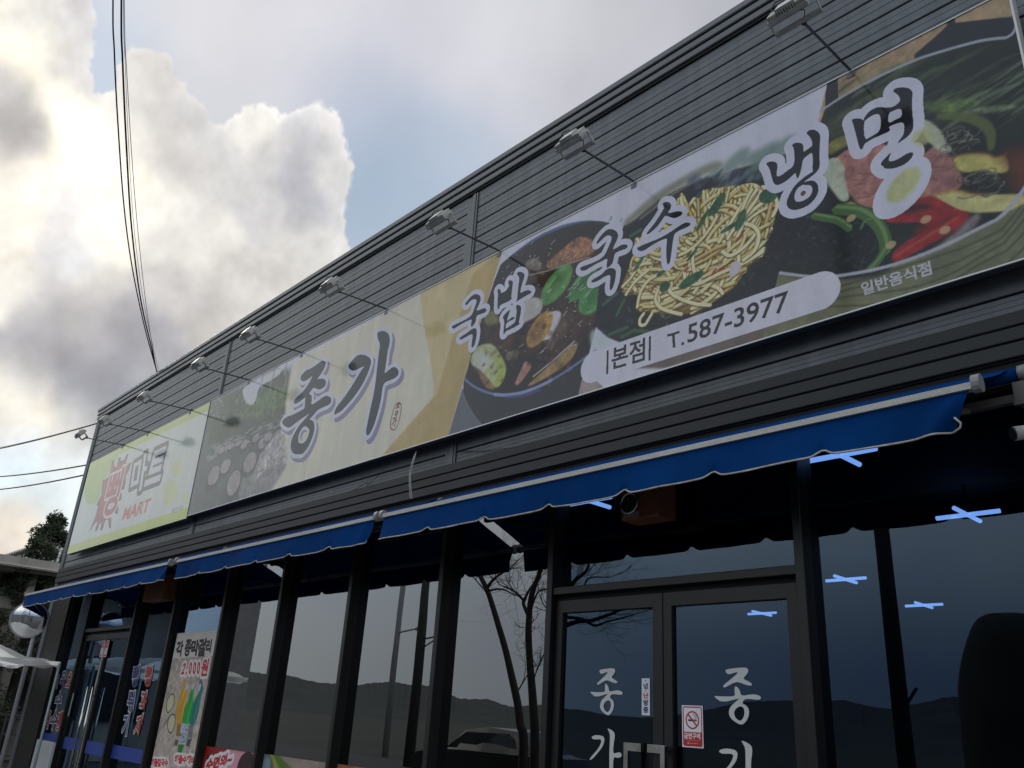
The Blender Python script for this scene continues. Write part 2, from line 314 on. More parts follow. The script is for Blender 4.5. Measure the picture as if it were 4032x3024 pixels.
# ------------------------------------------------------------------ print: a picture drawn in metres on a flat panel
class Canvas:
    def __init__(s, x0, x1, z0, z1, res, col, Y=0.0):
        s.x0, s.z0, s.res, s.Y = x0, z0, res, Y; s.W = int((x1 - x0) * res); s.H = int((z1 - z0) * res)
        s.a = np.ones((s.H, s.W, 3), np.float32) * np.array(col, np.float32) / 255.
    def P(s, pts, o=(0, 0), k=1.):          # photograph pixels (optionally of an enlargement) -> metres on the panel
        r = []
        for u, v in pts:
            q = at(o[0] + u / k, o[1] + v / k, Y=s.Y); r.append((q.x, q.z))
        return r
    def mask(s, polys):
        """polys in metres; returns (mask, window)"""
        A = [np.array(p, float) for p in polys]
        A = [np.stack([(p[:, 0] - s.x0) * s.res, (p[:, 1] - s.z0) * s.res], 1) for p in A]
        mn = np.floor(np.min([p.min(0) for p in A], 0)).astype(int) - 2; mx = np.ceil(np.max([p.max(0) for p in A], 0)).astype(int) + 3
        return A, mn, mx
    def fill(s, polys, col, alpha=1., soft=0, grow=0., off=(0, 0), tex=None, inv=False):
        if not isinstance(polys[0][0], (tuple, list)): polys = [polys]
        A, mn, mx = s.mask(polys); g = int(round(grow * s.res)); pad = g + 3 * soft + 1
        mn = mn - pad; mx = mx + pad; off = (int(off[0] * s.res), int(off[1] * s.res))
        w, h = mx - mn; mk = np.zeros((h, w), bool)
        for p in A: mk |= poly_mask(p[:, 0] - mn[0], p[:, 1] - mn[1], w, h)
        s._put(mk, mn, g, soft, off, col, alpha, tex)
    def _put(s, mk, mn, g, soft, off, col, alpha, tex):
        h, w = mk.shape
        if g > 0:
            out = mk.copy()
            for rad, cnt in ((g, 56), (g * .6, 28), (g * .3, 14)):
                for k in range(cnt):
                    t = 2 * math.pi * k / cnt; dx, dy = int(round(rad * math.cos(t))), int(round(rad * math.sin(t)))
                    y0, y1 = max(0, dy), min(h, h + dy); x0, x1 = max(0, dx), min(w, w + dx)
                    out[y0:y1, x0:x1] |= mk[y0 - dy:y1 - dy, x0 - dx:x1 - dx]
            mk = out
        f = mk.astype(np.float32)
        f = blur(f, soft) if soft else f
        f *= alpha
        X0, Y0 = mn[0] + off[0], mn[1] + off[1]
        a0, b0 = max(0, X0), max(0, Y0); a1, b1 = min(s.W, X0 + w), min(s.H, Y0 + h)
        if a1 <= a0 or b1 <= b0: return
        f = f[b0 - Y0:b1 - Y0, a0 - X0:a1 - X0][..., None]
        c = np.array(col, np.float32) / 255.
        if tex is not None: c = c * (1 + tex[b0:b1, a0:a1, None])
        s.a[b0:b1, a0:a1] = s.a[b0:b1, a0:a1] * (1 - f) + c * f
    def stroke(s, pts, wd, col, alpha=1., soft=0, off=(0, 0)):
        """polyline in metres; wd: width(s) in metres"""
        q = [Vector((p[0], p[1])) for p in pts]; n = len(q); ws = list(np.interp(np.linspace(0, 1, n), np.linspace(0, 1, len(wd)), wd)) if isinstance(wd, (list, tuple)) else [wd] * n
        L, R = [], []
        for i in range(n):
            d = (q[min(i + 1, n - 1)] - q[max(i - 1, 0)]); d = d.normalized() if d.length > 0 else Vector((1, 0)); nn = Vector((-d.y, d.x)) * ws[i] / 2
            L.append(tuple(q[i] + nn)); R.append(tuple(q[i] - nn))
        e = (q[-1] - q[-2]).normalized() * ws[-1] * .4; b = (q[0] - q[1]).normalized() * ws[0] * .4
        s.fill(L + [tuple(q[-1] + e)] + R[::-1] + [tuple(q[0] + b)], col, alpha, soft, off=off)
    def ell(s, c, rx, rz, ang=0, n=28, arc=None):
        ca, sa = math.cos(ang), math.sin(ang); r = []
        for i in range(n):
            t = 2 * math.pi * i / n if arc is None else arc[0] + (arc[1] - arc[0]) * i / (n - 1)
            x, z = rx * math.cos(t), rz * math.sin(t); r.append((c[0] + x * ca - z * sa, c[1] + x * sa + z * ca))
        return r
    def text(s, body, org, ex, ey, col, bold=0., grow=0., alpha=1., soft=0):
        """org: metres of the baseline start; ex, ey: metres per em along and up"""
        V, T = text_tris(body, bold)
        X = ((org[0] + V[:, 0] * ex[0] + V[:, 1] * ey[0]) - s.x0) * s.res; Z = ((org[1] + V[:, 0] * ex[1] + V[:, 1] * ey[1]) - s.z0) * s.res
        g = int(round(grow * s.res)); pad = g + 3 * soft + 3
        mn = np.array([int(X.min()) - pad, int(Z.min()) - pad]); w = int(X.max()) + pad + 2 - mn[0]; h = int(Z.max()) + pad + 2 - mn[1]
        mk = np.zeros((h, w), bool); X = X - mn[0]; Z = Z - mn[1]
        for t in T:
            x = X[list(t)]; z = Z[list(t)]; a = int(x.min()); b = int(x.max()) + 2; c = int(z.min()); d = int(z.max()) + 2
            mk[c:d, a:b] |= poly_mask(x - a, z - c, b - a, d - c)
        s._put(mk, mn, g, soft, (0, 0), col, alpha, None)
    def fit(s, body, corners, col, bold=0., grow=0., alpha=1., soft=0, k=1., o=(0, 0)):
        """corners: photo pixels of (bottom left, bottom right, top left) of the inked box"""
        V, T = text_tris(body, bold); x0, y0 = V.min(0); x1, y1 = V.max(0)
        bl, br, tl = [np.array(c) for c in s.P(corners, o, k)]
        ex = (br - bl) / (x1 - x0); ey = (tl - bl) / (y1 - y0); org = bl - ex * x0 - ey * y0
        s.text(body, org, ex, ey, col, bold, grow, alpha, soft)
def smooth_poly(p, it=2):
    for _ in range(it):
        q = []
        for i in range(len(p)):
            a, b = p[i], p[(i + 1) % len(p)]
            q += [(a[0]*.75+b[0]*.25, a[1]*.75+b[1]*.25), (a[0]*.25+b[0]*.75, a[1]*.25+b[1]*.75)]
        p = q
    return p
def smooth_line(p, it=2):
    for _ in range(it):
        q = [p[0]]
        for i in range(len(p) - 1):
            a, b = p[i], p[i + 1]
            q += [(a[0]*.75+b[0]*.25, a[1]*.75+b[1]*.25), (a[0]*.25+b[0]*.75, a[1]*.25+b[1]*.75)]
        p = q + [p[-1]]
    return p
# ------------------------------------------------------------------ the long restaurant sign: its print
SX0, SX1, SZ0, SZ1 = -10.95, -0.83, 3.864, 5.487
def G(c, k=1.42): return [min(255, x * k) for x in c]
cv = Canvas(SX0, SX1, SZ0, SZ1, 400, (226, 224, 238))
T1 = (fbm2(cv.H, cv.W, 60, 5, 31) - .5); T2 = (fbm2(cv.H, cv.W, 16, 4, 32) - .5); T3 = (fbm2(cv.H, cv.W, 7, 3, 33) - .5)
RN = random.Random(5)
def zz(pts, o, k): return cv.P(pts, o, k)
top = lambda x: (x, SZ1 + .02); bot = lambda x: (x, SZ0 - .02)
# --- the crock yard photograph at the left
ZJ = ((740, 1300), 2.212)
def J(p): return zz(p, *ZJ)
cv.fill([(SX0 - .05, SZ0 - .05), (SX0 - .05, SZ1 + .05), J([(900, 330)])[0], J([(850, 700)])[0], J([(700, 1400)])[0], bot(-9.1)], (84, 98, 96), 1, 14, tex=T1 * .35)
cv.fill(J([(160,650),(440,520),(780,330),(860,420),(850,780),(560,880),(330,960),(170,1010)]), (60, 82, 66), .85, 12, tex=T1 * .9 + T2 * .5)
cv.fill(J([(500,600),(620,560),(860,480),(850,640),(620,760),(480,740)]), (104, 140, 72), .6, 12, tex=T2 * 1.2)
for i in range(60):
    c = J([(RN.uniform(380, 860), RN.uniform(560, 760))])[0]; cv.fill(cv.ell(c, RN.uniform(.02, .07), RN.uniform(.015, .04), n=8), (124, 160, 84) if i % 2 else (44, 66, 50), .5, 2)
cv.fill(smooth_poly(J([(468,500),(700,380),(830,318),(790,400),(640,480),(610,520),(600,580),(570,655),(520,650),(485,590)])), (222, 226, 236), .95, 3)
for i in range(26):
    c = J([(RN.uniform(640, 900), RN.uniform(330, 560))])[0]
    cv.stroke([c, (c[0] + RN.uniform(-.02, .02), c[1] + RN.uniform(.05, .22))], [.03, .004], (226, 224, 220) if i % 3 else (70, 84, 70), .55, 2)
for i in range(20):
    c = J([(RN.uniform(190, 310), RN.uniform(590, 760))])[0]; cv.fill(cv.ell(c, .03, .012, n=7), (205, 210, 215), .6, 1)
cv.fill(smooth_poly(J([(600,1320),(640,1220),(720,1170),(730,1060),(780,960),(830,920),(900,930),(860,1380),(660,1400)])), (150, 146, 146), .75, 8, tex=T1 * .35)
for (x, y, r) in ((790, 965, 30), (760, 1010, 26), (745, 1080, 34), (760, 1150, 38), (735, 1200, 34), (690, 1300, 64)):
    c = J([(x, y)])[0]; cv.fill(cv.ell(c, r * .011, r * .0052), (196, 190, 186), .55, 4, tex=T2); cv.fill(cv.ell((c[0] + .08, c[1] - .04), r * .006, r * .003), (110, 106, 112), .4, 4)
for i in range(130):        # rows of crock lids
    row = RN.random(); x = RN.uniform(190, 840); y = 1060 - (x - 200) * .42 + row * 120 - 60
    c = J([(x, y)])[0]; r = .03 + .05 * row
    cv.fill(cv.ell(c, r * 1.5, r * .32, n=12), (168, 172, 170) if i % 3 else (52, 58, 60), .62, 1)
for (x, y, rx, ry) in ((225,1265,52,30),(328,1185,44,22),(540,1148,56,30),(398,1330,56,38),(648,985,36,16),(488,1000,30,12),(440,985,26,9),(292,1045,28,10),(590,940,30,12),(370,1012,26,9),(700,930,34,12)):
    c = J([(x, y)])[0]; a = J([(x + rx, y - rx * .42)])[0]; w = abs(a[0] - c[0])
    cv.fill(cv.ell((c[0], c[1] - .03), w * 1.25, ry * .0055), (58, 62, 62), .6, 3); cv.fill(cv.ell(c, w, ry * .0042), (182, 172, 172), .9, 1, tex=T2 * .5); cv.fill(cv.ell(c, w * .55, ry * .0020), (160, 150, 150), .6, 1)
# --- cream field and its tan facets
A0, A1, A2 = cv.P([(1977, 993), (1895, 1263), (1762, 1720)])
cream = [J([(905, 300)])[0], J([(850, 640)])[0], J([(845, 900)])[0], J([(860, 1180)])[0], J([(700, 1440)])[0], bot(-6.7), A2, A1, A0, top(A0[0])]
cv.fill(cream, (233, 226, 203), 1, 10, tex=T1 * .05)
Z3 = ((1200, 1080), 3.16)
f1 = zz([(1430, 258), (1480, 640), (1560, 1050), (1605, 1380), (1600, 1517)], *Z3) + [bot(-6.55)]
cv.fill(f1 + [A2, A1, A0, top(A0[0]), top(f1[0][0] + .05)], (222, 200, 142), .9, 3, tex=T1 * .1)
f2 = zz([(2090, 0), (1850, 760), (1640, 1500)], *Z3)
cv.fill(f2 + [bot(-6.52), A2, A1, A0, top(A0[0])], (200, 172, 108), .8, 4, tex=T1 * .12)
cv.fill(zz([(0, 980), (1430, 258), (1480, 640), (1520, 900), (1000, 1517), (0, 1517)], *Z3), (228, 218, 188), .25, 20)
# --- stew bowl
B0, B1, B2 = cv.P([(2462, 862), (2339, 1314), (2270, 1580)])
Z1 = ((1700, 800), 2.765); Z5 = ((1750, 1200), 3.318)
def S1(p): return zz(p, *Z1)
def S5(p): return zz(p, *Z5)
reg = [A0, A1, A2, bot(A2[0] - .1), bot(B2[0] - .02), B2, B1, B0, top(B0[0] + .02), top(A0[0] + .01)]
cv.fill(reg, (226, 224, 238))
cv.fill(S5([(230,1100),(60,1670),(0,1800),(1600,1560),(1745,1180),(1890,640),(1000,900)]), (112, 118, 124), 1, 2, tex=T1 * .25)
cv.fill(smooth_poly(S1([(715,700),(850,580),(1050,432),(1200,345),(1400,255),(1600,205),(1750,192),(1900,205),(1990,250),(2100,400)])+S5([(1955,380),(1890,640),(1745,1180),(1700,1560),(1000,1700),(560,1640),(420,1480),(300,1290),(230,1090),(300,830),(500,300)]),1), (46, 50, 56), 1, 1, tex=T1 * .2)
inner = smooth_poly(S1([(730,700),(860,600),(1060,450),(1250,345),(1450,265),(1650,225),(1800,225),(1930,260),(2080,420)]) + S5([(1950,400),(1890,620),(1700,770),(1500,905),(1250,1045),(1000,1130),(760,1155),(560,1120),(400,1050),(290,960),(330,700),(480,200)]), 1)
cv.fill(inner, (38, 30, 30), 1, 1, tex=T1 * .5)
cv.fill(smooth_poly(S1([(1000,700),(1240,560),(1560,380),(1800,420),(1850,800),(1830,1300),(1500,1659),(900,1640),(560,1560),(560,1300),(900,1000)])), (66, 44, 34), .9, 8, tex=T1 * 1.2 + T2 * .9)
cv.fill(smooth_poly(S1([(1230,670),(1400,520),(1560,380),(1640,362),(1760,400),(1795,500),(1700,590),(1400,680),(1260,725)])), (168, 118, 84), .95, 2, tex=T2 * .9 + T3 * .5)
cv.fill(smooth_poly(S1([(1010,660),(1060,600),(1120,590),(1190,640),(1200,720),(1100,740),(1020,720)])), (150, 140, 128), .8, 3, tex=T2 * .5)
cv.stroke(S1([(1060,785),(1250,740),(1500,655),(1720,590)]), .012, (200, 170, 160), .9, 1)
for (x, y, rx, rz, c) in ((1355,890,.20,.125,(96,158,78)),(1640,880,.17,.10,(70,140,74)),(1745,1030,.15,.13,(76,150,72))):
    q = S1([(x, y)])[0]; cv.fill(cv.ell(q, rx, rz, .6), c, 1, 2, tex=T1 * .5 + T2 * .3)
    cv.fill(cv.ell((q[0] + .02, q[1] + .02), rx * .6, rz * .5, .6), [v * .75 for v in c], .6, 4); cv.fill(cv.ell((q[0] - .05, q[1] + .05), rx * .3, rz * .14, .6), (190, 220, 180), .5, 2)
cv.fill(smooth_poly(S1([(1000,1060),(1100,1020),(1200,1040),(1210,1150),(1150,1230),(1020,1300),(940,1330),(960,1180)])), (214, 208, 200), .95, 3, tex=T2 * .25)
cv.fill(smooth_poly(S1([(1150,1260),(1250,1200),(1350,1165),(1405,1180),(1412,1230),(1380,1320),(1320,1420),(1290,1490),(1150,1500),(1080,1400)])), (222, 218, 224), 1, 2, tex=T2 * .1)
cv.fill(cv.ell(S1([(1170, 1375)])[0], .17, .115, .7), (196, 152, 66), 1, 3, tex=T2 * .4); cv.fill(cv.ell(S1([(1150, 1400)])[0], .11, .075, .7), (150, 112, 66), .8, 5)
cv.fill(smooth_poly(S1([(560,1250),(640,1150),(700,1200),(740,1290),(690,1330),(580,1330)])), (150, 150, 84), .8, 5, tex=T2 * .5)
cv.fill(smooth_poly(S5([(335,700),(400,560),(520,505),(640,510),(700,600),(755,700),(805,800),(800,900),(760,1000),(700,1085),(640,1080),(560,960),(460,860),(340,780)])), (196, 204, 150), 1, 3, tex=T2 * .35)
cv.fill(smooth_poly(S5([(350,700),(420,600),(540,620),(600,720),(560,850),(440,840)])), (214, 218, 214), .85, 6)
cv.fill(smooth_poly(S5([(640,560),(720,640),(800,800),(790,960),(700,1080),(640,1060),(690,900),(680,740)])), (176, 190, 84), .8, 5, tex=T2 * .3)
cv.fill(smooth_poly(S5([(330,800),(480,880),(600,1000),(680,1110),(560,1110),(480,1000),(460,900)])), (176, 128, 84), .85, 4, tex=T2 * .7)
cv.fill(smooth_poly(S5([(1070,1060),(1250,900),(1450,720),(1620,560),(1745,480),(1735,570),(1660,720),(1500,850),(1300,970),(1120,1065)])), (176, 142, 88), 1, 2, tex=T1 * .35 + T2 * .3)
cv.stroke(S5([(1155,940),(1400,745),(1700,475)]), .016, (216, 210, 206), .9, 1)
cv.fill(smooth_poly(S5([(905,1040),(1010,830),(1040,740),(1100,745),(1140,800),(1100,880),(960,1060)])), (186, 140, 116), 1, 2, tex=T2 * .6)
cv.fill(smooth_poly(S5([(790,640),(860,590),(980,600),(960,700),(860,740),(800,720)])), (112, 104, 74), .8, 3, tex=T2 * 1.2)
cv.fill(smooth_poly(S5([(1300,560),(1450,300),(1560,60),(1700,100),(1650,300),(1500,480),(1400,600)])), (120, 100, 84), .7, 6, tex=T2 * 1.2)
for i in range(120):
    q = S1([(RN.uniform(750, 1850), RN.uniform(450, 1640))])[0]
    if RN.random() < .75: cv.fill(cv.ell(q, RN.uniform(.004, .012), RN.uniform(.003, .007), n=6), (226, 222, 222), .85)
    else: cv.stroke([q, (q[0] + RN.uniform(.02, .06), q[1] + RN.uniform(.005, .03))], .007, (226, 222, 222), .8)
for i in range(70):
    q = S5([(RN.uniform(500, 1700), RN.uniform(200, 1050))])[0]; cv.fill(cv.ell(q, RN.uniform(.01, .05), RN.uniform(.01, .03), RN.random() * 3, 7), RN.choice([(120,84,60),(50,40,38),(140,110,80),(90,60,40)]), .5, 2)
rim = S5([(262,968),(350,1050),(500,1130),(650,1172),(800,1184),(1000,1155),(1200,1085),(1400,985),(1600,862),(1800,722),(1895,645)])
cv.stroke(smooth_line(rim), .022, (116, 136, 190), 1, 1); cv.stroke(smooth_line(rim[3:8]), .03, (160, 178, 216), .8, 1)
cv.stroke(smooth_line(S5([(800,1205),(950,1198),(1080,1175),(1250,1110)])), .022, (84, 92, 160), .8, 1)
cv.stroke(smooth_line(S1([(850,582),(1050,434),(1200,348),(1400,258),(1600,206),(1750,192)])), [.004,.02,.03,.03,.016,.004], (84, 108, 160), .9, 1)
# --- noodle bowl
C0, C1, C2, C3 = cv.P([(3256, 327), (3219, 482), (3068, 1075), (3000, 1345)])
reg2 = [B0, B1, B2, bot(B2[0]), bot(C3[0]), C3, C2, C1, C0, top(C0[0] + .01), top(B0[0] + .02)]
cv.fill(reg2, (226, 224, 238))
ZN = ((2500, 500), 3.16); ZM = ((2300, 700), 2.212)
def SN(p): return zz(p, *ZN)
def SM(p): return zz(p, *ZM)
dark = SN([(-140,1230),(0,1150),(250,930),(560,760),(800,650),(1050,585),(1250,530),(1450,470),(1560,430),(1900,330),(2300,500),(2270,800)]) + [C2, cv.P([(3040, 1180)])[0]] + SM([(1400,1090),(600,1330),(330,1440),(200,1390),(90,1290),(130,950),(230,700)])
cv.fill(dark, (24, 30, 34), 1, 2, tex=T1 * .9 + T3 * .8)
cv.fill(smooth_poly(SN([(-150,1180),(0,1050),(130,930),(300,800),(560,640),(800,510),(960,440),(1060,430),(1110,450),(1060,530),(820,610),(500,780),(260,950),(0,1160),(-140,1250)])), (142, 142, 116), .9, 7, tex=T1 * .2)
cv.stroke(smooth_line(SN([(1100,560),(820,640),(520,800),(300,960),(60,1150)])), .02, (196, 180, 140), .7, 3)
for (x, y, rx, rz) in ((1240,430,.13,.06),(1420,400,.08,.04),(1600,350,.12,.06),(1800,300,.13,.07),(1540,470,.1,.04)):
    cv.fill(cv.ell(SN([(x, y)])[0], rx, rz, .4), (118, 142, 130), .75, 8)
for i in range(46):
    q = SN([(RN.uniform(700, 1560), RN.uniform(560, 780) - 0)])[0]; cv.fill(cv.ell(q, RN.uniform(.02, .06), RN.uniform(.01, .035), RN.random(), 8), RN.choice([(96,110,140),(130,150,150),(60,96,84),(170,176,186),(90,84,120),(34,38,44)]), .6, 3)
for i in range(150):
    q = SM([(RN.uniform(160, 1700), RN.uniform(350, 1330))])[0]; cv.fill(cv.ell(q, RN.uniform(.008, .05), RN.uniform(.004, .02), RN.uniform(0, 3), 7), RN.choice([(40,104,66),(30,80,50),(104,134,134),(14,18,22),(16,40,30),(150,160,170)]), .55, 1)
cv.fill(smooth_poly(SM([(40,1360),(90,1300),(260,1440),(200,1500),(60,1510)])), (210, 222, 222), .8, 6)
mass = SM([(325,940),(400,760),(450,520),(620,480),(720,330),(845,135),(870,150),(900,220),(1050,105),(1300,65),(1500,55),(1600,90),(1690,200),(1650,350),(1620,500),(1600,640),(1450,750),(1300,950),(1150,1060),(1000,1170),(850,1195),(640,1180),(560,1170),(450,1150),(500,1000),(350,1030),(330,960)])
cv.fill(mass, (150, 122, 58), 1, 2, tex=T1 * .5 + T2 * .6)
def inpoly(x, y, P):
    c = False; j = len(P) - 1
    for i in range(len(P)):
        if (P[i][1] > y) != (P[j][1] > y) and x < (P[j][0] - P[i][0]) * (y - P[i][1]) / (P[j][1] - P[i][1]) + P[i][0]: c = not c
        j = i
    return c
mx0, mx1 = min(p[0] for p in mass), max(p[0] for p in mass); mz0, mz1 = min(p[1] for p in mass), max(p[1] for p in mass)
cx, cz = SM([(1050, 560)])[0]
cnt = 0
while cnt < 300:
    x, z = RN.uniform(mx0, mx1), RN.uniform(mz0, mz1)
    if not inpoly(x, z, mass): continue
    ang = math.atan2(z - cz, (x - cx)) + math.pi / 2 + RN.uniform(-.5, .5)
    ang = ang * .45 + (.62 + RN.uniform(-.35, .35)) * .55
    if math.sin(ang) < 0 and RN.random() < .5: ang += math.pi
    pts = [(x, z)]; kv = RN.uniform(-7, 7) if RN.random() < .45 else RN.uniform(-2.5, 2.5); dk_ = RN.uniform(-.6, .6)
    for s_ in range(RN.randint(6, 13)):
        ang += kv * .045; kv += dk_; nx, nz = pts[-1][0] + .045 * math.cos(ang), pts[-1][1] + .038 * math.sin(ang)
        if not inpoly(nx, nz, mass): break
        pts.append((nx, nz))
    if len(pts) < 4: continue
    sh = RN.random(); c = (250, 238, 176) if sh > .55 else ((238, 220, 136) if sh > .22 else (212, 180, 84))
    w = RN.uniform(.019, .030)
    cv.stroke([(a, b - .006) for a, b in pts], w + .014, (84, 62, 24), .62, 1); cv.stroke(smooth_line(pts, 1), w, c, .97); cv.stroke([(a, b + w * .2) for a, b in pts], w * .3, (255, 250, 222), .6)
    cnt += 1
for P_ in ([(520,1180),(480,1230),(480,1285),(530,1285),(560,1230),(590,1180)],[(640,980),(610,1060),(650,1130),(740,1165),(850,1190)],[(720,900),(740,1000),(840,1060),(960,1100),(1100,1110)],[(950,620),(940,720),(960,840),(1010,900)],[(1200,640),(1260,690),(1350,640),(1440,560),(1510,460)],[(870,820),(880,920),(1000,930),(1120,860),(1280,790),(1400,740),(1560,640)],
            [(460,1130),(480,1000),(560,880),(700,820)],[(330,950),(420,860),(460,760)],[(360,1020),(440,900),(560,800)],[(1560,80),(1640,130),(1690,230),(1640,340)],[(840,170),(850,240),(900,300)],[(1400,400),(1480,420),(1530,500),(1490,640),(1380,720)]):
    q = smooth_line(SM(P_)); cv.stroke([(a, b - .006) for a, b in q], .036, (112, 92, 46), .7, 1); cv.stroke(q, .025, (250, 240, 184)); cv.stroke([(a, b + .005) for a, b in q], .008, (246, 242, 214), .7)
for (x, y, w, h_, a_) in ((1160,230,.10,.045,.9),(1120,270,.07,.03,.9),(1360,370,.09,.04,1.1),(1270,430,.09,.02,.2),(1030,370,.10,.022,.9),(930,890,.12,.045,.2),(1600,160,.08,.06,-.5),(940,670,.07,.015,.7),(700,950,.05,.05,1),(670,830,.05,.02,.2),(480,740,.09,.02,.8),(1000,150,.03,.025,.6)):
    cv.fill(smooth_poly(cv.ell(SM([(x, y)])[0], w, h_, a_, 6)), (52, 96, 60), 1, 1, tex=T2 * .9)
for (x, y) in ((1355,520),(1270,280),(890,800),(590,980),(1180,800),(1130,820),(680,1010),(1040,640),(1200,790)):
    cv.fill(cv.ell(SM([(x, y)])[0], RN.uniform(.012, .035), .012, RN.random()), (160, 62, 40), .85, 1)
cv.fill(SM([(1330,722),(1370,770),(1330,840),(1272,880),(1258,800),(1290,745)]), (216, 208, 214), 1, 1)
for P_ in ([(160,1110),(290,1000)],[(280,1200),(350,1060)],[(320,1390),(430,1330),(560,1340)],[(400,510),(500,450)],[(210,1370),(380,1300)]):
    cv.stroke(SM(P_), .03, (64, 120, 76), .8, 1)
cv.fill(SM([(90,1500),(420,1580),(1000,1440),(1450,1280),(1680,1240),(1600,1400),(700,1659),(0,1659)]), (120, 106, 100), 1, 3, tex=T1 * .4)
cv.fill(smooth_poly(SM([(700,1520),(1000,1400),(1250,1330),(1100,1420),(860,1510),(640,1580),(560,1580)])), (176, 196, 200), .8, 6)
cv.fill(S5([(1790,985),(1990,1000),(2100,1100),(1745,1180)]) , (176, 158, 152), 1, 1, tex=T2 * .3)
# --- cold noodle bowl
ZB = ((3000, 300), 2.1434); ZC = ((3300, 850), 3.016); ZT = ((3600, 0), 5.12); ZU = ((3000, 0), 3.687)
def SB(p): return zz(p, *ZB)
def SC(p): return zz(p, *ZC)
reg3 = [C0, C1, C2, C3, bot(C3[0]), bot(SX1 + .05), top(SX1 + .05), top(C0[0])]
cv.fill(reg3, (186, 156, 118), 1, 1, tex=T1 * .4 + T2 * .35)
arc_top = zz([(845,1615),(1150,1412),(1600,1155),(2212,872)], *ZU) + zz([(500,1050),(1240,842),(1550,790),(2030,750)], *ZT) + [(SX1 + .05, 5.39)]
arc_bot = cv.P([(3068,1075),(3180,1090),(3250,1092)]) + SC([(0,715),(400,650),(800,540),(1300,340),(1700,130),(1980,0)]) + [(SX1 + .05, 4.42)]
cv.fill(zz([(945,1205),(1095,1130),(1105,1420),(915,1560),(915,1400)], *ZU), (40, 38, 44))
cv.fill(zz([(0,1100),(400,760),(660,520),(640,450),(810,370),(820,460),(1960,340),(2200,760),(1200,900),(0,1230)], *ZT), (38, 38, 46), 1, 2)
cv.fill(zz([(820,460),(830,340),(1460,0),(1460,-300),(1900,-300),(1930,330),(1400,390)], *ZT), (190, 162, 124), 1, 1, tex=T2 * .3)
cv.fill(arc_bot[:1] + arc_bot[1:] + [bot(SX1 + .05), bot(C3[0])], (122, 124, 92), 1, 1, tex=T1 * .3 + T2 * .2)
for i in range(15):
    a = i * .055
    base = [(x, z - .05 - a) for x, z in smooth_line(arc_bot[2:], 1)]; base = [(x, z + .02 * math.sin(x * 7 + i)) for x, z in base]
    cv.stroke(base, .014, (70, 72, 50), .6, 1)
cv.fill(smooth_poly(arc_top + arc_bot[::-1], 1), (34, 38, 30), 1, 1, tex=T1 * .8 + T2 * .3)
for i in range(110):
    q = SB([(RN.uniform(520, 2200), RN.uniform(40, 520))])[0]; L_ = RN.uniform(.08, .4)
    cv.stroke(smooth_line([q, (q[0] + L_ * .5, q[1] + L_ * .16), (q[0] + L_, q[1] + L_ * RN.uniform(.1, .3))], 1), [.006, RN.uniform(.012, .04), .004], RN.choice([(74,96,56),(46,60,44),(112,132,84),(150,160,130),(36,44,38),(86,92,60)]), .55, 2)
cv.fill(smooth_poly(SB([(1340,230),(1500,200),(1740,185),(1850,230),(1750,280),(1600,330),(1400,300)])), (106, 132, 70), .8, 4, tex=T2 * 1.1)
cv.fill(smooth_poly(SB([(1600,335),(1850,260),(2100,240),(2170,260),(2000,300),(1800,330)])), (176, 186, 140), .6, 3, tex=T2)
cv.stroke(smooth_line(SB([(1480,340),(1700,340),(1860,390),(1930,470),(1930,620)])), [.03,.05,.06,.05,.03], (104, 116, 60), .9, 2)
cv.fill(smooth_poly(SB([(540,560),(740,480),(760,560),(600,660),(550,680)])), (142, 140, 70), .95, 3, tex=T2 * .6)
cv.fill(smooth_poly(SB([(500,400),(740,260),(900,160),(1040,60),(1050,160),(900,260),(720,440),(560,560)])), (74, 82, 50), .8, 6, tex=T2 * .9)
cv.fill(smooth_poly(SB([(580,720),(740,600),(1050,560),(1330,690),(1480,560),(1560,650),(1660,790),(1695,880),(1680,940),(1560,1000),(1350,1020),(1130,1150),(950,1130),(800,1080),(740,1000),(690,930),(690,830)]), 1), (188, 128, 116), 1, 2, tex=T1 * .4 + T2 * .5)
cv.fill(smooth_poly(SB([(1350,700),(1480,590),(1560,650),(1660,790),(1690,900),(1560,990),(1420,1000),(1410,800)])), (150, 104, 100), .7, 6, tex=T2 * .5)
for i in range(40):
    q = SB([(RN.uniform(620, 1640), RN.uniform(620, 1080))])[0]; cv.stroke([q, (q[0] + RN.uniform(-.05, .1), q[1] + RN.uniform(-.05, .04))], .007, (110, 70, 68), .6, 1)
cv.fill(smooth_poly(SB([(1340,360),(1420,380),(1530,480),(1545,560),(1600,600),(1600,650),(1500,640),(1400,560),(1350,480)])), (200, 206, 176), .95, 2, tex=T2 * .3)
cv.fill(smooth_poly(SB([(505,830),(540,700),(640,680),(700,770),(690,830),(720,960),(745,1040),(670,1072),(600,980),(540,900)])), (204, 212, 186), .95, 2, tex=T2 * .3)
cv.fill(smooth_poly(SB([(640,1110),(740,1050),(800,1080),(810,1120),(740,1130)])), (190, 180, 84), .9, 2)
for (pts, c) in (([(1590,700),(1700,660),(1900,655),(1960,700),(2060,660),(2095,800),(2000,830),(1850,790),(1680,830)], (206,196,110)), ([(1340,1030),(1480,1000),(1640,955),(1760,1000),(1900,1000),(2300,990),(2300,1040),(2180,1090),(2080,1145),(1700,1160),(1600,1110),(1480,1040)], (212,204,136))):
    cv.fill(smooth_poly(SB(pts)), c, 1, 2, tex=T2 * .35); cv.stroke(smooth_line(SB(pts[:5])), .02, (196, 140, 66), .6, 3)
cv.fill(smooth_poly(SB([(1960,640),(2300,560),(2300,960),(2060,960),(2100,800)])), (132, 62, 36), .8, 12, tex=T1 * .5)
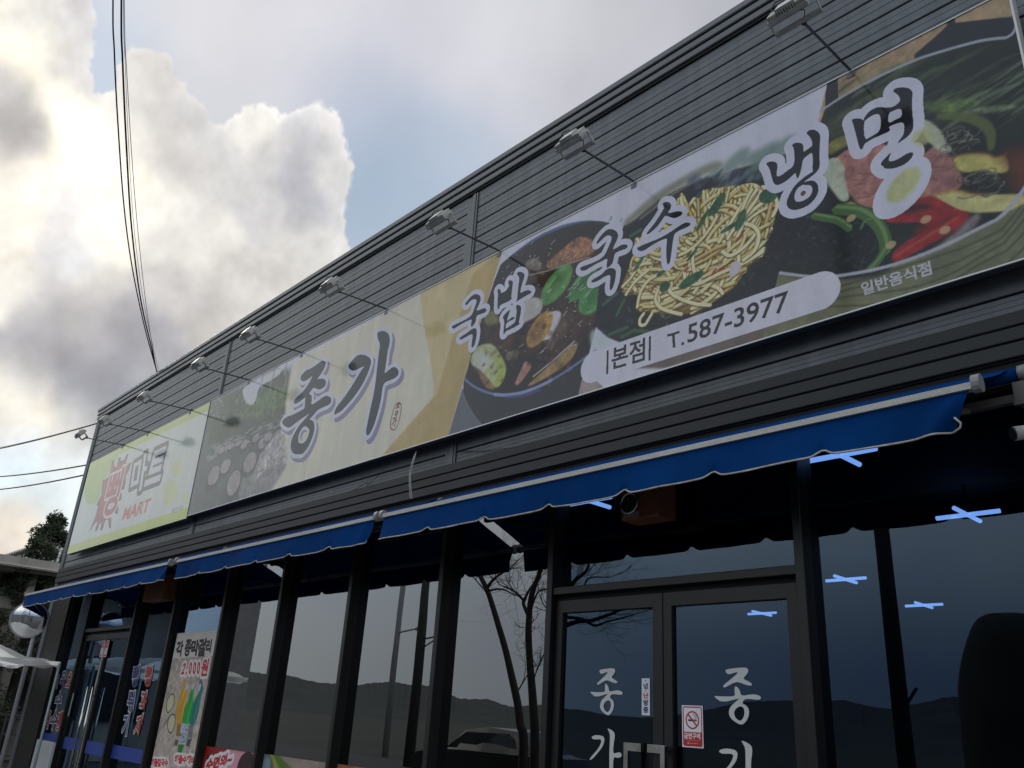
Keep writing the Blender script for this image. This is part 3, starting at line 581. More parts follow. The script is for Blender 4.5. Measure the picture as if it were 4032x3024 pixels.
for i in range(60):
    c0 = (1680, 540) if i % 2 else (1880, 900); q = SB([(c0[0] + RN.uniform(-130, 130), c0[1] + RN.uniform(-80, 80))])[0]
    r = RN.uniform(.02, .08); t0 = RN.uniform(0, 6); cv.stroke([(q[0] + r * math.cos(t0 + k * .35), q[1] + r * .5 * math.sin(t0 + k * .35)) for k in range(6)], .008, RN.choice([(168,158,146),(120,110,100),(86,78,72)]), .8, 1)
cv.fill(smooth_poly(SB([(400,1150),(640,1120),(900,1150),(1080,1300),(1120,1500),(1060,1680),(600,1720),(150,1690),(20,1500),(60,1300),(250,1210)]), 2), (16, 20, 22), 1, 5, tex=T2 * 1.8 + T3)
for P_, w in (([(430,1180),(560,1200),(650,1220),(740,1290)], .05), ([(620,1125),(740,1130),(850,1150),(960,1230),(1030,1340),(1050,1470)], .075), ([(830,1290),(860,1220),(940,1210)], .02), ([(900,1640),(980,1560),(1030,1470)], .05)):
    q = smooth_line(SB(P_)); cv.stroke(q, w, (74, 112, 52), 1, 1); cv.stroke([(a + .006, b + w * .2) for a, b in q], w * .3, (150, 178, 110), .6, 1)
for i in range(130):
    q = SB([(RN.uniform(20, 1080), RN.uniform(1180, 1640))])[0]; cv.stroke([q, (q[0] + RN.uniform(-.03, .05), q[1] + RN.uniform(-.03, .03))], .007, RN.choice([(120,140,140),(60,90,70),(80,90,96),(50,74,60)]), .5, 1)
cv.fill(smooth_poly(SB([(1030,1210),(1060,1140),(1180,1080),(1330,1030),(1440,1005),(1520,1060),(1650,1130),(1760,1150),(1720,1240),(1560,1350),(1300,1480),(1170,1565),(1100,1572),(1080,1520),(1150,1430),(1420,1280),(1330,1230),(1150,1245),(1050,1235)]), 1), (166, 34, 34), 1, 2, tex=T2 * .5)
cv.fill(smooth_poly(SB([(1180,1150),(1280,1070),(1400,1080),(1480,1100),(1350,1130),(1200,1165)])), (60, 20, 24), .85, 4)
cv.fill(smooth_poly(SB([(1260,1290),(1450,1240),(1600,1160),(1640,1200),(1450,1300),(1300,1360)])), (130, 24, 26), .8, 4)
cv.stroke(smooth_line(SB([(1120,1520),(1300,1410),(1500,1290),(1650,1190)])), .018, (210, 90, 66), .7, 2)
cv.fill(smooth_poly(SB([(1370,1500),(1600,1350),(1780,1160),(1860,1160),(1790,1290),(1600,1420),(1440,1490)])), (176, 160, 162), .75, 4, tex=T2 * .4)
for x, y in ((1380,1210),(750,1200),(1085,1425),(1540,1300)): cv.fill(cv.ell(SB([(x, y)])[0], .03, .024), (206, 180, 130), .9, 1)
cv.stroke(smooth_line(arc_top), .02, (176, 182, 192), 1, 1); cv.stroke(smooth_line(arc_bot), .022, (190, 192, 204), 1, 1)
# --- the telephone strip
tl, bl_, tr, br_ = cv.P([(2340, 1372), (2340, 1502), (3230, 1084), (3230, 1225)])
za, zb = (bl_[1] + br_[1]) / 2, (tl[1] + tr[1]) / 2; rr_ = (zb - za) / 2; xl = cv.P([(2286, 1460)])[0][0] + rr_; xr = cv.P([(3309, 1130)])[0][0] - rr_
cap = cv.ell((xr, (za + zb) / 2), rr_, rr_, 0, 20, (-math.pi / 2, math.pi / 2)) + cv.ell((xl, (za + zb) / 2), rr_, rr_, 0, 20, (math.pi / 2, 1.5 * math.pi))
cv.fill(cap, (228, 226, 238))
ZP = dict(o=(2200, 1100), k=2.212); INK = (34, 34, 40)
for P_ in ([(425,625),(420,822)], [(793,500),(789,703)]): cv.stroke(cv.P(P_, ZP['o'], ZP['k']), .018, INK)
cv.fit('본점', [(456, 792), (748, 706), (462, 596)], INK, .018, **ZP)
cv.fit('T.', [(950, 612), (1092, 570), (942, 482)], INK, .012, **ZP)
cv.fit('587-3977', [(1118, 560), (2000, 272), (1122, 398)], INK, .013, **ZP)
cv.fit('일반음식점', [(285, 955), (1116, 694), (260, 800)], (206, 206, 214), .028, o=ZC[0], k=ZC[1])
# --- brush letters
WH = (224, 224, 240)
K4 = ((1050, 1400), 4.148)
j1 = [(880,100),(905,86),(940,92),(965,115),(960,160),(935,220),(895,290),(850,350),(822,390),(870,378),(930,375),(962,405),(970,450),(955,500),(910,535),(868,555),(835,550),(805,538),(765,520),(735,560),(680,640),(620,690),(560,740),(490,785),(448,792),(440,760),(470,700),(530,650),(600,580),(660,500),(710,420),(755,325),(700,370),(640,410),(600,425),(560,405),(548,360),(575,310),(640,240),(720,215),(800,160)]
j2 = [(640,640),(690,622),(735,650),(738,720),(722,810),(800,770),(870,715),(940,665),(990,655),(1040,680),(1058,725),(1045,780),(990,820),(920,845),(840,885),(800,930),(740,1000),(690,1045),(740,1055),(775,1100),(782,1190),(765,1280),(730,1380),(690,1470),(640,1550),(585,1610),(520,1615),(450,1612),(405,1560),(388,1490),(400,1400),(440,1290),(500,1190),(560,1110),(640,1020),(710,938),(640,985),(540,1050),(440,1130),(370,1180),(320,1170),(260,1125),(248,1080),(285,1030),(350,990),(420,970),(500,930),(580,885),(618,865),(625,780),(630,700)]
ring = [(612,1148),(660,1165),(700,1210),(688,1290),(655,1370),(610,1425),(565,1442),(520,1425),(512,1360),(530,1270),(570,1200)]
inr = [(600,1210),(650,1215),(665,1260),(640,1330),(590,1375),(548,1385),(545,1320),(570,1250)]
ga1 = [(540,1160),(545,1125),(600,1060),(650,1010),(700,998),(760,1008),(815,1045),(828,1100),(800,1190),(760,1290),(700,1400),(640,1490),(560,1590),(460,1700),(400,1735),(372,1750),(365,1720),(400,1640),(470,1560),(560,1430),(640,1300),(700,1200),(752,1135),(680,1170),(620,1200),(580,1198)]
ga2 = [(900,760),(905,725),(950,705),(1000,708),(1045,745),(1058,800),(1055,870),(1030,960),(1015,1080),(1000,1180),(990,1240),(1040,1195),(1100,1150),(1145,1165),(1170,1210),(1160,1260),(1110,1300),(1040,1325),(985,1355),(965,1420),(950,1550),(915,1700),(870,1850),(830,1950),(790,2010),(765,2000),(762,1940),(790,1800),(820,1650),(855,1500),(880,1350),(900,1150),(920,980),(938,870),(915,820)]
S_OFF = (.055, -.055)
polysJ = [smooth_poly(cv.P(p, *K4), 1) for p in (j1, j2)]; polysG = [smooth_poly(cv.P(p, *Z3), 1) for p in (ga1, ga2)]
for PP in (polysJ, polysG):
    cv.fill(PP, (150, 146, 172), 1, 0, .045, off=S_OFF)
for PP in (polysJ, polysG): cv.fill(PP, WH, 1, 0, .045)
DK = (52, 60, 64)
for PP in (polysJ, polysG): cv.fill(PP, DK)
cv.fill(smooth_poly(cv.P(ring, *K4), 1), WH); cv.fill(smooth_poly(cv.P(inr, *K4), 1), (150, 146, 172)); cv.fill([(a + .035, b - .03) for a, b in smooth_poly(cv.P(inr, *K4), 1)], (233, 226, 203), .9)
# the small red seal
ZS = ((700, 1200), 1.8436)
sq = smooth_poly(cv.P([(1578,703),(1637,712),(1592,917),(1526,906)], *ZS), 2); cv.fill(sq, (128, 44, 44)); c_ = (sum(p[0] for p in sq) / len(sq), sum(p[1] for p in sq) / len(sq))
cv.fill([(c_[0] + (a - c_[0]) * .86, c_[1] + (b - c_[1]) * .93) for a, b in sq], (233, 226, 203))
cv.fit('종', [(1570, 810), (1600, 800), (1585, 722)], (128, 44, 44), .03, o=ZS[0], k=ZS[1]); cv.fit('가', [(1547, 892), (1580, 882), (1562, 815)], (128, 44, 44), .03, o=ZS[0], k=ZS[1])
gk = [[(365,1112),(362,1092),(400,1045),(445,1000),(490,988),(525,1008),(533,1045),(520,1090),(500,1130),(480,1170),(520,1165),(560,1143),(592,1150),(597,1170),(570,1197),(520,1212),(490,1225),(482,1250),(480,1285),(462,1318),(430,1352),(425,1320),(437,1262),(400,1277),(330,1312),(270,1350),(240,1370),(222,1362),(216,1345),(240,1328),(320,1290),(400,1250),(440,1210),(465,1140),(490,1070),(482,1050),(455,1045),(420,1065),(385,1108)],
      [(300,1482),(298,1470),(330,1445),(380,1415),(430,1375),(465,1360),(485,1370),(490,1400),(485,1460),(470,1530),(450,1570),(432,1572),(432,1540),(440,1490),(445,1440),(438,1425),(410,1435),(360,1465),(320,1487)]]
bb = [[(712,945),(725,932),(752,948),(750,985),(800,962),(830,920),(842,900),(832,870),(835,845),(850,838),(880,850),(882,870),(875,930),(868,990),(862,1030),(878,1030),(850,1062),(800,1085),(742,1112),(738,1135),(722,1162),(714,1140),(716,1060),(722,990)],
      [(925,762),(950,745),(990,755),(1010,778),(1005,810),(985,870),(968,930),(962,985),(1010,955),(1055,945),(1084,962),(1075,985),(1030,1005),(980,1035),(940,1062),(915,1082),(930,1040),(935,960),(945,880),(955,810),(932,785)],
      [(770,1240),(810,1190),(855,1158),(845,1190),(825,1250),(815,1290),(860,1250),(890,1238),(905,1247),(890,1265),(840,1285),(808,1315),(803,1352),(803,1372),(860,1332),(905,1300),(915,1250),(925,1170),(913,1125),(930,1103),(965,1120),(973,1140),(965,1210),(950,1280),(947,1310),(965,1308),(920,1342),(860,1370),(800,1398),(790,1430),(778,1425),(780,1380),(790,1310),(782,1265)]]
gk2 = [[(1790,437),(1800,410),(1850,340),(1905,290),(1950,280),(2000,300),(2030,340),(2020,390),(1990,450),(1965,510),(2010,488),(2060,455),(2110,448),(2135,465),(2120,495),(2060,515),(2000,540),(1985,570),(1978,610),(1970,650),(1935,690),(1900,712),(1903,660),(1915,602),(1870,622),(1790,660),(1720,702),(1670,735),(1630,738),(1610,718),(1625,695),(1700,670),(1800,630),(1870,582),(1900,530),(1930,460),(1960,390),(1950,355),(1910,350),(1870,380),(1830,420),(1800,447)],
       [(1735,855),(1745,835),(1800,805),(1850,775),(1880,740),(1910,715),(1950,705),(1985,715),(2005,740),(2000,800),(1985,880),(1960,940),(1940,952),(1933,920),(1940,850),(1945,795),(1930,780),(1880,800),(1820,840),(1770,862),(1745,865)]]
su = [[(680,228),(700,212),(735,212),(755,230),(755,260),(735,290),(728,310),(770,302),(820,290),(855,300),(850,325),(800,350),(770,352),(730,335),(700,332),(680,365),(640,420),(600,460),(555,495),(540,490),(560,460),(610,400),(650,340),(680,290),(697,260)],
      [(455,615),(480,600),(560,565),(650,530),(740,480),(820,425),(880,390),(920,393),(927,412),(890,435),(850,450),(810,470),(785,490),(775,530),(765,600),(755,680),(745,740),(725,760),(718,735),(712,660),(715,590),(720,545),(718,528),(680,540),(620,570),(570,602),(520,635),(480,642)]]
nae = [[(32,740),(50,725),(90,720),(125,732),(130,765),(122,810),(122,852),(160,840),(210,800),(262,765),(275,700),(272,650),(266,610),(248,578),(290,560),(335,568),(348,590),(345,645),(385,618),(425,588),(420,545),(400,510),(368,482),(400,455),(440,452),(482,480),(490,515),(485,590),(482,680),(487,755),(470,800),(430,817),(424,780),(428,720),(424,640),(380,672),(342,705),(335,760),(320,820),(300,868),(288,850),(283,812),(240,855),(200,888),(150,915),(118,922),(94,900),(80,850),(62,780)],
       [(470,785),(462,808),(420,845),(380,872),(345,900),(400,882),(440,885),(470,915),(477,970),(450,1030),(400,1085),(330,1120),(265,1134),(220,1117),(203,1075),(220,1020),(250,960),(290,910),(340,865),(400,822)]]
myn = [[(753,368),(790,357),(840,362),(852,378),(865,345),(900,300),(960,265),(1010,262),(1045,268),(1110,262),(1165,215),(1162,180),(1135,150),(1098,128),(1130,100),(1190,95),(1245,105),(1270,140),(1262,210),(1265,300),(1276,400),(1270,460),(1230,510),(1180,545),(1140,573),(1155,545),(1190,500),(1200,450),(1192,385),(1120,405),(1062,432),(1080,448),(1070,470),(1000,500),(930,530),(862,572),(855,595),(835,627),(818,600),(800,530),(780,450),(765,400)],
       [(1090,640),(1075,680),(1062,715),(1095,722),(1150,700),(1210,660),(1250,642),(1277,650),(1265,685),(1220,735),(1150,770),(1080,784),(1030,780),(1025,765),(1000,752),(1005,725),(1040,690)]]
holeM = [[(855,388),(890,357),(940,325),(985,320),(997,345),(1002,400),(990,470),(920,510),(862,543)], [(1066,312),(1110,292),(1170,268),(1183,340),(1120,372),(1060,402)]]
holeN = [[(330,925),(352,915),(365,922),(400,918),(425,940),(420,990),(390,1030),(330,1060),(285,1062),(268,1030),(280,975),(305,940)]]
I2 = (26, 26, 32)
egg = cv.ell(SB([(1175, 945)])[0], .20, .135, .75)
def word(polys, o, k, halo, holes=(), hole_col=WH):
    P = [smooth_poly(cv.P(p, o, k), 1) for p in polys]
    cv.fill(P, WH, 1, 0, halo); return P, [smooth_poly(cv.P(h, o, k), 1) for h in holes]
todo = []
for args in ((gk, *Z1, .047), (bb, *Z1, .047), (gk2, *Z1, .047), (su, *ZM, .047), (nae, *ZB, .058, holeN), (myn, *ZB, .062, holeM)): todo.append(word(*args))
cv.fill(egg, WH); cv.fill(cv.ell(SB([(1190, 920)])[0], .115, .075, .7), (206, 208, 140), .9, 4, tex=T2 * .15); cv.fill(cv.ell(SB([(1345, 520)])[0], .05, .06, .7), (206, 208, 140), .8, 4)
for i, (P, Hs) in enumerate(todo):
    cv.fill(P, I2)
    for h_ in Hs: cv.fill(h_, WH)
cv.fill(cv.ell(SB([(345, 990)])[0], .018, .018), (120, 70, 60))
cv.fill(SM([(670,460),(740,410),(720,440)]), (206, 190, 110))
# two welded seams and a rain run in the banner skin
for px_ in (-8.02, -7.96, -9.63): cv.fill([(px_, SZ0), (px_ + .012, SZ0), (px_ + .014, SZ0 + .5), (px_, SZ0 + .5)], (168, 150, 110), .35, 3)
cv.a *= (1 + T3[..., None] * .05) * .93
SIGN_MAT = image_mat('restaurant_sign_print', cv.a, .62, .1, .7, .10)
# ------------------------------------------------------------------ the mart sign print
MX0, MX1, MZ0, MZ1 = -15.97, -10.955, 3.835, 5.475
c2 = Canvas(MX0, MX1, MZ0, MZ1, 300, (214, 222, 214))
ZG = ((200, 1650), 3.016)
def SG(p): return c2.P(p, *ZG)
c2.fill(smooth_poly(SG([(440,520),(730,385),(850,350),(800,450),(710,600),(640,720),(570,960),(510,1015),(440,1020),(395,930),(405,760)])), (176, 206, 96), 1, 1)
c2.fill([(MX0, MZ1 - .13), (MX1, MZ1 - .13), (MX1, MZ1), (MX0, MZ1)], (186, 208, 92)); c2.fill([(MX0, MZ0), (MX1, MZ0), (MX1, MZ0 + .15), (MX0, MZ0 + .15)], (196, 210, 84))
for P_ in ([(1440,500),(1560,480),(1560,640),(1480,720),(1430,640)], [(1340,760),(1480,690),(1520,900),(1440,1000),(1350,1040),(1330,900)], [(1560,900),(1640,860),(1640,1000),(1560,1010)]): c2.fill(smooth_poly(SG(P_)), (214, 222, 140), .7, 2)
burst = [(450,1350),(520,1180),(545,1100),(560,1030),(540,1025),(570,960),(600,900),(610,800),(615,725),(650,720),(690,680),(710,600),(725,490),(745,490),(755,570),(785,560),(800,460),(830,455),(825,500),(870,480),(900,420),(920,420),(890,520),(895,560),(958,505),(930,600),(890,680),(885,760),(870,830),(820,855),(845,900),(835,960),(797,985),(803,1070),(790,1132),(735,1105),(712,1130),(718,1200),(710,1300),(690,1295),(675,1180),(645,1210),(610,1320),(585,1320),(600,1230),(580,1240),(545,1330),(520,1335),(555,1210),(520,1240)]
c2.fill(SG(burst), (48, 60, 68))
bc = (705, 850); c2.fill(SG([(bc[0] + (x - bc[0]) * .86, bc[1] + (y - bc[1]) * .86) for x, y in burst]), (180, 30, 34))
for grow_, col_ in ((.045, (222, 220, 220)), (0, (172, 22, 28))):
    c2.fit('뻥', [(592, 1180), (762, 1118), (715, 640)], col_, .03, grow_, o=ZG[0], k=ZG[1])
for grow_, col_ in ((.075, (34, 46, 58)), (0, (214, 220, 222))):
    c2.fit('마', [(925, 925), (1105, 830), (990, 490)], col_, .03, grow_, o=ZG[0], k=ZG[1])
    c2.fit('트', [(1100, 808), (1290, 735), (1205, 392)], col_, .04, grow_, o=ZG[0], k=ZG[1])
c2.fit('MART', [(836, 1212), (1150, 1102), (882, 1050)], (204, 74, 34), .03, o=ZG[0], k=ZG[1])
c2.fit('동안마트', [(1432, 1125), (1572, 1080), (1440, 1060)], (120, 136, 130), .01, o=ZG[0], k=ZG[1])
c2.a *= .9
MART_MAT = image_mat('mart_sign_print', c2.a, .6, .1, .85, .10)
# ------------------------------------------------------------------ shared materials
CLADM = mat('grey_blue_coated_steel', (.114, .126, .134), .42, .2, .5, noise=.13, nscale=2.2, stretch=(.35, 1, 6), bump=.12, bscale=1.1)
def streaks(m, amt=.12, sc=(5, 1, .22)):
    t = m.node_tree; b = t.nodes['Principled BSDF']; src = b.inputs['Base Color'].links[0].from_socket
    tc = t.nodes.new('ShaderNodeTexCoord'); mp = t.nodes.new('ShaderNodeMapping'); mp.inputs['Scale'].default_value = sc; n = t.nodes.new('ShaderNodeTexNoise'); n.inputs['Scale'].default_value = 2.2; n.inputs['Detail'].default_value = 7
    r = t.nodes.new('ShaderNodeMapRange'); r.inputs['From Min'].default_value = .35; r.inputs['From Max'].default_value = .68; r.inputs['To Min'].default_value = 1 - amt; r.inputs['To Max'].default_value = 1 + amt
    mx = t.nodes.new('ShaderNodeMixRGB'); mx.blend_type = 'MULTIPLY'; mx.inputs[0].default_value = 1
    t.links.new(tc.outputs['Object'], mp.inputs[0]); t.links.new(mp.outputs[0], n.inputs[0]); t.links.new(n.outputs['Fac'], r.inputs[0]); t.links.new(src, mx.inputs[1]); t.links.new(r.outputs[0], mx.inputs[2]); t.links.new(mx.outputs[0], b.inputs['Base Color'])
streaks(CLADM)
FASC = mat('dark_fascia_steel', (.027, .029, .029), .5, .1, .4, noise=.12, nscale=2.2, stretch=(.35, 1, 6))
CLADT = mat('dark_joint_steel', (.125, .135, .14), .4, .3, noise=.12, nscale=3)
BACK = mat('black_gap', (.008, .009, .010), .8)
FRAME = mat('dark_bronze_aluminium', (.016, .015, .013), .36, .3, noise=.15, nscale=5, stretch=(1, 1, .2))
BLUE = translucent_mat('blue_awning_canvas', (.0005, .048, .20), .25, .8, .28, 1.6, .55, 5); BLUE.node_tree.nodes['Principled BSDF'].inputs['Specular IOR Level'].default_value = .08
ALU = mat('aluminium_bar', (.62, .61, .56), .5, .1, noise=.12, nscale=6, stretch=(.4, 1, 1))
PIPING = mat('white_piping', (.44, .40, .34), .7, noise=.45, nscale=22)
GREYP = mat('grey_plastic', (.22, .22, .22), .5, noise=.1, nscale=9)
ARMG = mat('dull_bronze_arm', (.10, .095, .082), .5, .2, noise=.15, nscale=9)
STEELD = mat('dark_arm_steel', (.11, .115, .12), .4, .5, noise=.2, nscale=14)
LAMPW = mat('off_white_lamp_casting', (.45, .45, .42), .5, .1, noise=.2, nscale=12)
CHROME = mat('polished_steel', (.62, .6, .55), .12, 1.0, noise=.1, nscale=20)
BLACKR = mat('black_rubber', (.012, .012, .012), .55)
WHITEV = mat('white_vinyl', (.62, .64, .62), .5, noise=.05, nscale=20)
REDV = mat('red_vinyl', (.42, .035, .03), .5); BLUEV = mat('navy_vinyl', (.03, .035, .17), .5)
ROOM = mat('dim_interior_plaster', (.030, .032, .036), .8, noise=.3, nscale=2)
def glass_mat(name, tint, refl=1.0, base=0.0, gcol=(.93, .96, 1), rough=0.0):
    m = bpy.data.materials.new(name); m.use_nodes = True; t = m.node_tree; t.nodes.clear()
    o = t.nodes.new('ShaderNodeOutputMaterial'); mx = t.nodes.new('ShaderNodeMixShader'); tr = t.nodes.new('ShaderNodeBsdfTransparent'); gl = t.nodes.new('ShaderNodeBsdfGlossy')
    fr = t.nodes.new('ShaderNodeFresnel'); fr.inputs[0].default_value = 1.52; ml = t.nodes.new('ShaderNodeMath'); ml.operation = 'MULTIPLY_ADD'; ml.inputs[1].default_value = refl; ml.inputs[2].default_value = base; ml.use_clamp = True
    tr.inputs[0].default_value = (*tint, 1); gl.inputs[0].default_value = (*gcol, 1); gl.inputs['Roughness'].default_value = rough
    # faint waviness of tempered glass, and dust
    tc = t.nodes.new('ShaderNodeTexCoord'); n = t.nodes.new('ShaderNodeTexNoise'); n.inputs['Scale'].default_value = 1.3; n.inputs['Detail'].default_value = 1
    bp = t.nodes.new('ShaderNodeBump'); bp.inputs['Strength'].default_value = .035; bp.inputs['Distance'].default_value = .02
    t.links.new(tc.outputs['Object'], n.inputs[0]); t.links.new(n.outputs['Fac'], bp.inputs['Height']); t.links.new(bp.outputs[0], gl.inputs['Normal'])
    t.links.new(fr.outputs[0], ml.inputs[0]); t.links.new(ml.outputs[0], mx.inputs[0]); t.links.new(tr.outputs[0], mx.inputs[1]); t.links.new(gl.outputs[0], mx.inputs[2]); t.links.new(mx.outputs[0], o.inputs[0])
    return m
GLASS = glass_mat('tinted_shop_glass', (.42, .46, .47), 1.9, 0, (.52, .74, 1))
FILMG = glass_mat('mirror_film_glass', (.16, .17, .17), 1.1, .17, (.97, 1, .99))
# ------------------------------------------------------------------ ground and far land
GY, CY, LX, RX = .21, .15, -16.70, 5.4        # glass plane, cladding plane, ends of the shop front
ASPH = mat('asphalt', (.052, .052, .055), .9, noise=.35, nscale=3, bump=.5, bscale=60)
SOIL = mat('winter_field', (.036, .034, .026), .95, noise=.5, nscale=.15, bump=.6, bscale=2, dirt=(.055, .052, .04))
FOREST = mat('winter_wooded_hill', (.030, .037, .038), .95, noise=.6, nscale=.05, bump=1, bscale=.3)
g = MB(); g.poly([(-3000,-3000,-.02),(3000,-3000,-.02),(3000,3000,-.02),(-3000,3000,-.02)]); tag(g.build('ground', SOIL), kind='structure')
g = MB(); g.poly([(-60,-17,-.016),(60,-17,-.016),(60,.0,-.016),(-60,.0,-.016)]); tag(g.build('road', ASPH), kind='structure')
g = MB(); g.box(LX - .5, RX + .5, -.95, .3, -.02, .12); tag(g.build('pavement', mat('concrete_slab', (.22,.21,.2), .85, noise=.25, nscale=4, bump=.3, bscale=30)), kind='structure')
# hills seen only in the glass, behind the photographer: (azimuth in the mirror, elevation)
prof = [(-100,3.2),(-85,2.6),(-72,2.2),(-64,2.0),(-61.8,1.9),(-60,1.75),(-58.6,1.6),(-56.5,1.75),(-54,1.95),(-52,1.8),(-50.5,1.2),(-48.5,1.25),(-47.2,1.05),(-45,1.15),(-43.2,.95),(-41,.8),(-39.2,.7),(-37,.95),(-35,1.5),(-31.5,2.05),(-29,2.2),(-27,2.4),(-25.6,2.2),(-24.3,2.0),(-22.5,2.4),(-21.5,2.75),(-18,3.0),(-10,2.6),(0,3.0),(20,2.2),(45,2.8),(70,2.2),(100,3)]
g = MB(); R0 = 620; nA = 1300; rs = random.Random(3)
paz = np.array([p[0] for p in prof]); pel = np.array([p[1] for p in prof]); rows = []
for i in range(nA):
    a = -100 + 200 * i / (nA - 1); e = float(np.interp(a, paz, pel)); ht = R0 * math.tan(math.radians(e)) + 1.6 + rs.uniform(-.35, .45) + .9 * math.sin(a * 1.3) * math.sin(a * .7)
    dx, dy = math.sin(math.radians(a)), -math.cos(math.radians(a))
    rows.append([(dx * (R0 + o), dy * (R0 + o) + 4.6, z) for o, z in ((-260, -1), (-170, ht * .22), (-80, ht * .62), (0, ht), (140, ht * .6), (300, -1))])
g.v = [p for r in rows for p in r]
for i in range(nA - 1):
    for k in range(5): q = i * 6 + k; g.f.append((q, q + 1, q + 7, q + 6))
tag(g.build('hills', FOREST), kind='structure')
# ------------------------------------------------------------------ the shop building
shop = thing('shop_building', (-6, 4, 0), 'long dark grey metal-clad shop building with a glass front and ribbed cladding', 'building')
def part(mb, name, mt, parent=None, sm=False): return mb.build(name, mt, parent or shop, sm)
part(MB().box(LX + .02, RX - .02, CY + .024, CY + .12, 3.44, 6.46).box(LX + .1, RX - .1, 8.9, 9.0, 0, 6.4).box(LX + .02, LX + .1, CY + .12, 9, 0, 6.4).box(RX - .1, RX - .02, CY + .12, 9, 0, 6.4), 'wall', BACK)
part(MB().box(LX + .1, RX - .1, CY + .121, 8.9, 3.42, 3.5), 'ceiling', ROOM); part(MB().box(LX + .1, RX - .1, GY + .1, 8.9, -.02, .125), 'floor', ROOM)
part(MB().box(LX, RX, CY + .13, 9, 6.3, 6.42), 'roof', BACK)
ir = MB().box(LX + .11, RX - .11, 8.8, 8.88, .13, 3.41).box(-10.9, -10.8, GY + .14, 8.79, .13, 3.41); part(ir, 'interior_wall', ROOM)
# cladding boards, one by one, between the joint covers
joints = [-11.045, -5.595, -.145]
bays = [(LX + .16, joints[0] - .12), (joints[0] + .045, joints[1] - .12), (joints[1] + .045, joints[2] - .12), (joints[2] + .045, RX - .02)]
def board(x0, x1, z0, z1, y=CY):
    h = z1 - z0 - .012; q = []
    q = [(y + .02, z0), (y + .003, z0), (y, z0 + .005), (y - .001, z0 + h * .36), (y + .0015, z0 + h * .38), (y + .0015, z0 + h * .40), (y - .001, z0 + h * .42), (y, z0 + h * .70), (y + .0015, z0 + h * .71), (y, z0 + h * .73), (y, z0 + h - .004), (y + .004, z0 + h), (y + .02, z0 + h)]
    return MB().extr_x(q, x0, x1)
PITCH = .1747
uppers = [6.289 - k * PITCH for k in range(0, 10)]
lowers = [3.770 + k * PITCH for k in range(0, 5)]
for (a, b) in bays:
    part(board(a, b, uppers[0], 6.49), 'cladding_board', CLADM)
    for z in uppers[1:]: part(board(a, b, z, z + PITCH), 'cladding_board', CLADM)
    for z in lowers: part(board(a, b, z, z + PITCH), 'cladding_board', CLADM)
    part(board(a, b, 3.655, 3.770), 'cladding_board', CLADM)
for xj in joints:       # ribbed joint covers with the plain strip left of each
    jb = MB().box(xj - .119, xj - .045, CY - .001, CY + .02, 3.656, 6.46)
    for k, (o, w, d) in enumerate(((-.04, .022, .012), (-.012, .024, .018), (.018, .022, .012))): jb.box(xj + o, xj + o + w, CY - d, CY + .02, 3.657, 6.462)
    part(jb, 'joint_cover', CLADM)
# three projecting bands under the cladding
for z0, z1, y in ((3.580, 3.650, .108), (3.499, 3.565, .104), (3.410, 3.483, .100)):
    part(MB().extr_x([(CY + .02, z0), (y + .008, z0), (y + .005, z0 + .005), (y, z1 - .002), (y + .002, z1), (CY + .02, z1)], LX + .04, RX - .02), 'fascia_band', FASC)
part(MB().box(LX + .04, RX - .03, .125, .20, 3.40, 3.655), 'fascia_backing', BACK)
# coping: three stepped bands with shadow gaps
for z0, z1, y in ((6.657, 6.722, .098), (6.580, 6.648, .108), (6.504, 6.571, .118)):
    part(MB().extr_x([(CY + .2, z0), (y + .006, z0), (y, z0 + .008), (y, z1 - .01), (y + .008, z1), (CY + .2, z1)], LX - .03, RX), 'coping_band', CLADT)
part(MB().box(LX - .01, RX - .01, .134, CY + .15, 6.480, 6.655), 'coping_backing', BACK)
# ribbed corner trim down the left end
ct = MB()
for k in range(5): x = LX - .02 + k * .034; ct.extr_z([(x, CY - .012), (x + .008, CY - .022), (x + .020, CY - .022), (x + .028, CY - .012), (x + .028, CY + .03), (x, CY + .03)], .12, 6.508)
part(ct, 'corner_trim', CLADT)
sw = MB()
for k in range(26): y = CY + .05 + k * .35; sw.extr_z([(LX + .02, y), (LX - .012, y + .02), (LX - .012, y + .30), (LX + .02, y + .33)], .02, 6.4)
part(sw, 'side_cladding', CLADM)
# end wall beside the mart door, vertical dark boards
for k in range(8):
    x = LX + .16 + k * .135; part(MB().bbox(x, x + .125, GY - .06, GY + .05, .12, 3.40), 'wall_board', FRAME)
# ------------------------------------------------------------------ glazing
def mullion(x, w=.05, y0=GY - .10, z0=.12, z1=3.29): part(MB().extr_z([(x - w / 2, y0 + .004), (x - w / 2 + .004, y0), (x + w / 2 - .004, y0), (x + w / 2, y0 + .004), (x + w / 2, GY + .06), (x - w / 2, GY + .06)], z0, z1), 'mullion', FRAME)
MX = [-15.55, -14.45, -12.42, -11.07, -9.62, -8.28, -6.94, -5.57, -4.305, -2.365, -.55, 1.2, 2.9, 4.6]
for x in MX: mullion(x, .055)
part(MB().bbox(LX + 1.2, RX, GY - .07, GY + .05, 3.285, 3.42), 'head_rail', BACK) 
def pane(x0, x1, z0, z1, y=GY, nm='window_pane', tl=0.0, mt=None):
    o = part(MB().poly([(x0, y, z0), (x1, y + tl, z0), (x1, y + tl, z1), (x0, y, z1)]), nm, mt or GLASS); return o
def rail(x0, x1, z0, z1, y0=GY - .085): part(MB().bbox(x0, x1, y0, GY + .05, z0, z1), 'rail', FRAME)
tl_ = [0, .004, 0, -.003, .004, 0, .003, 0, -.002, 0, 0, 0, 0]
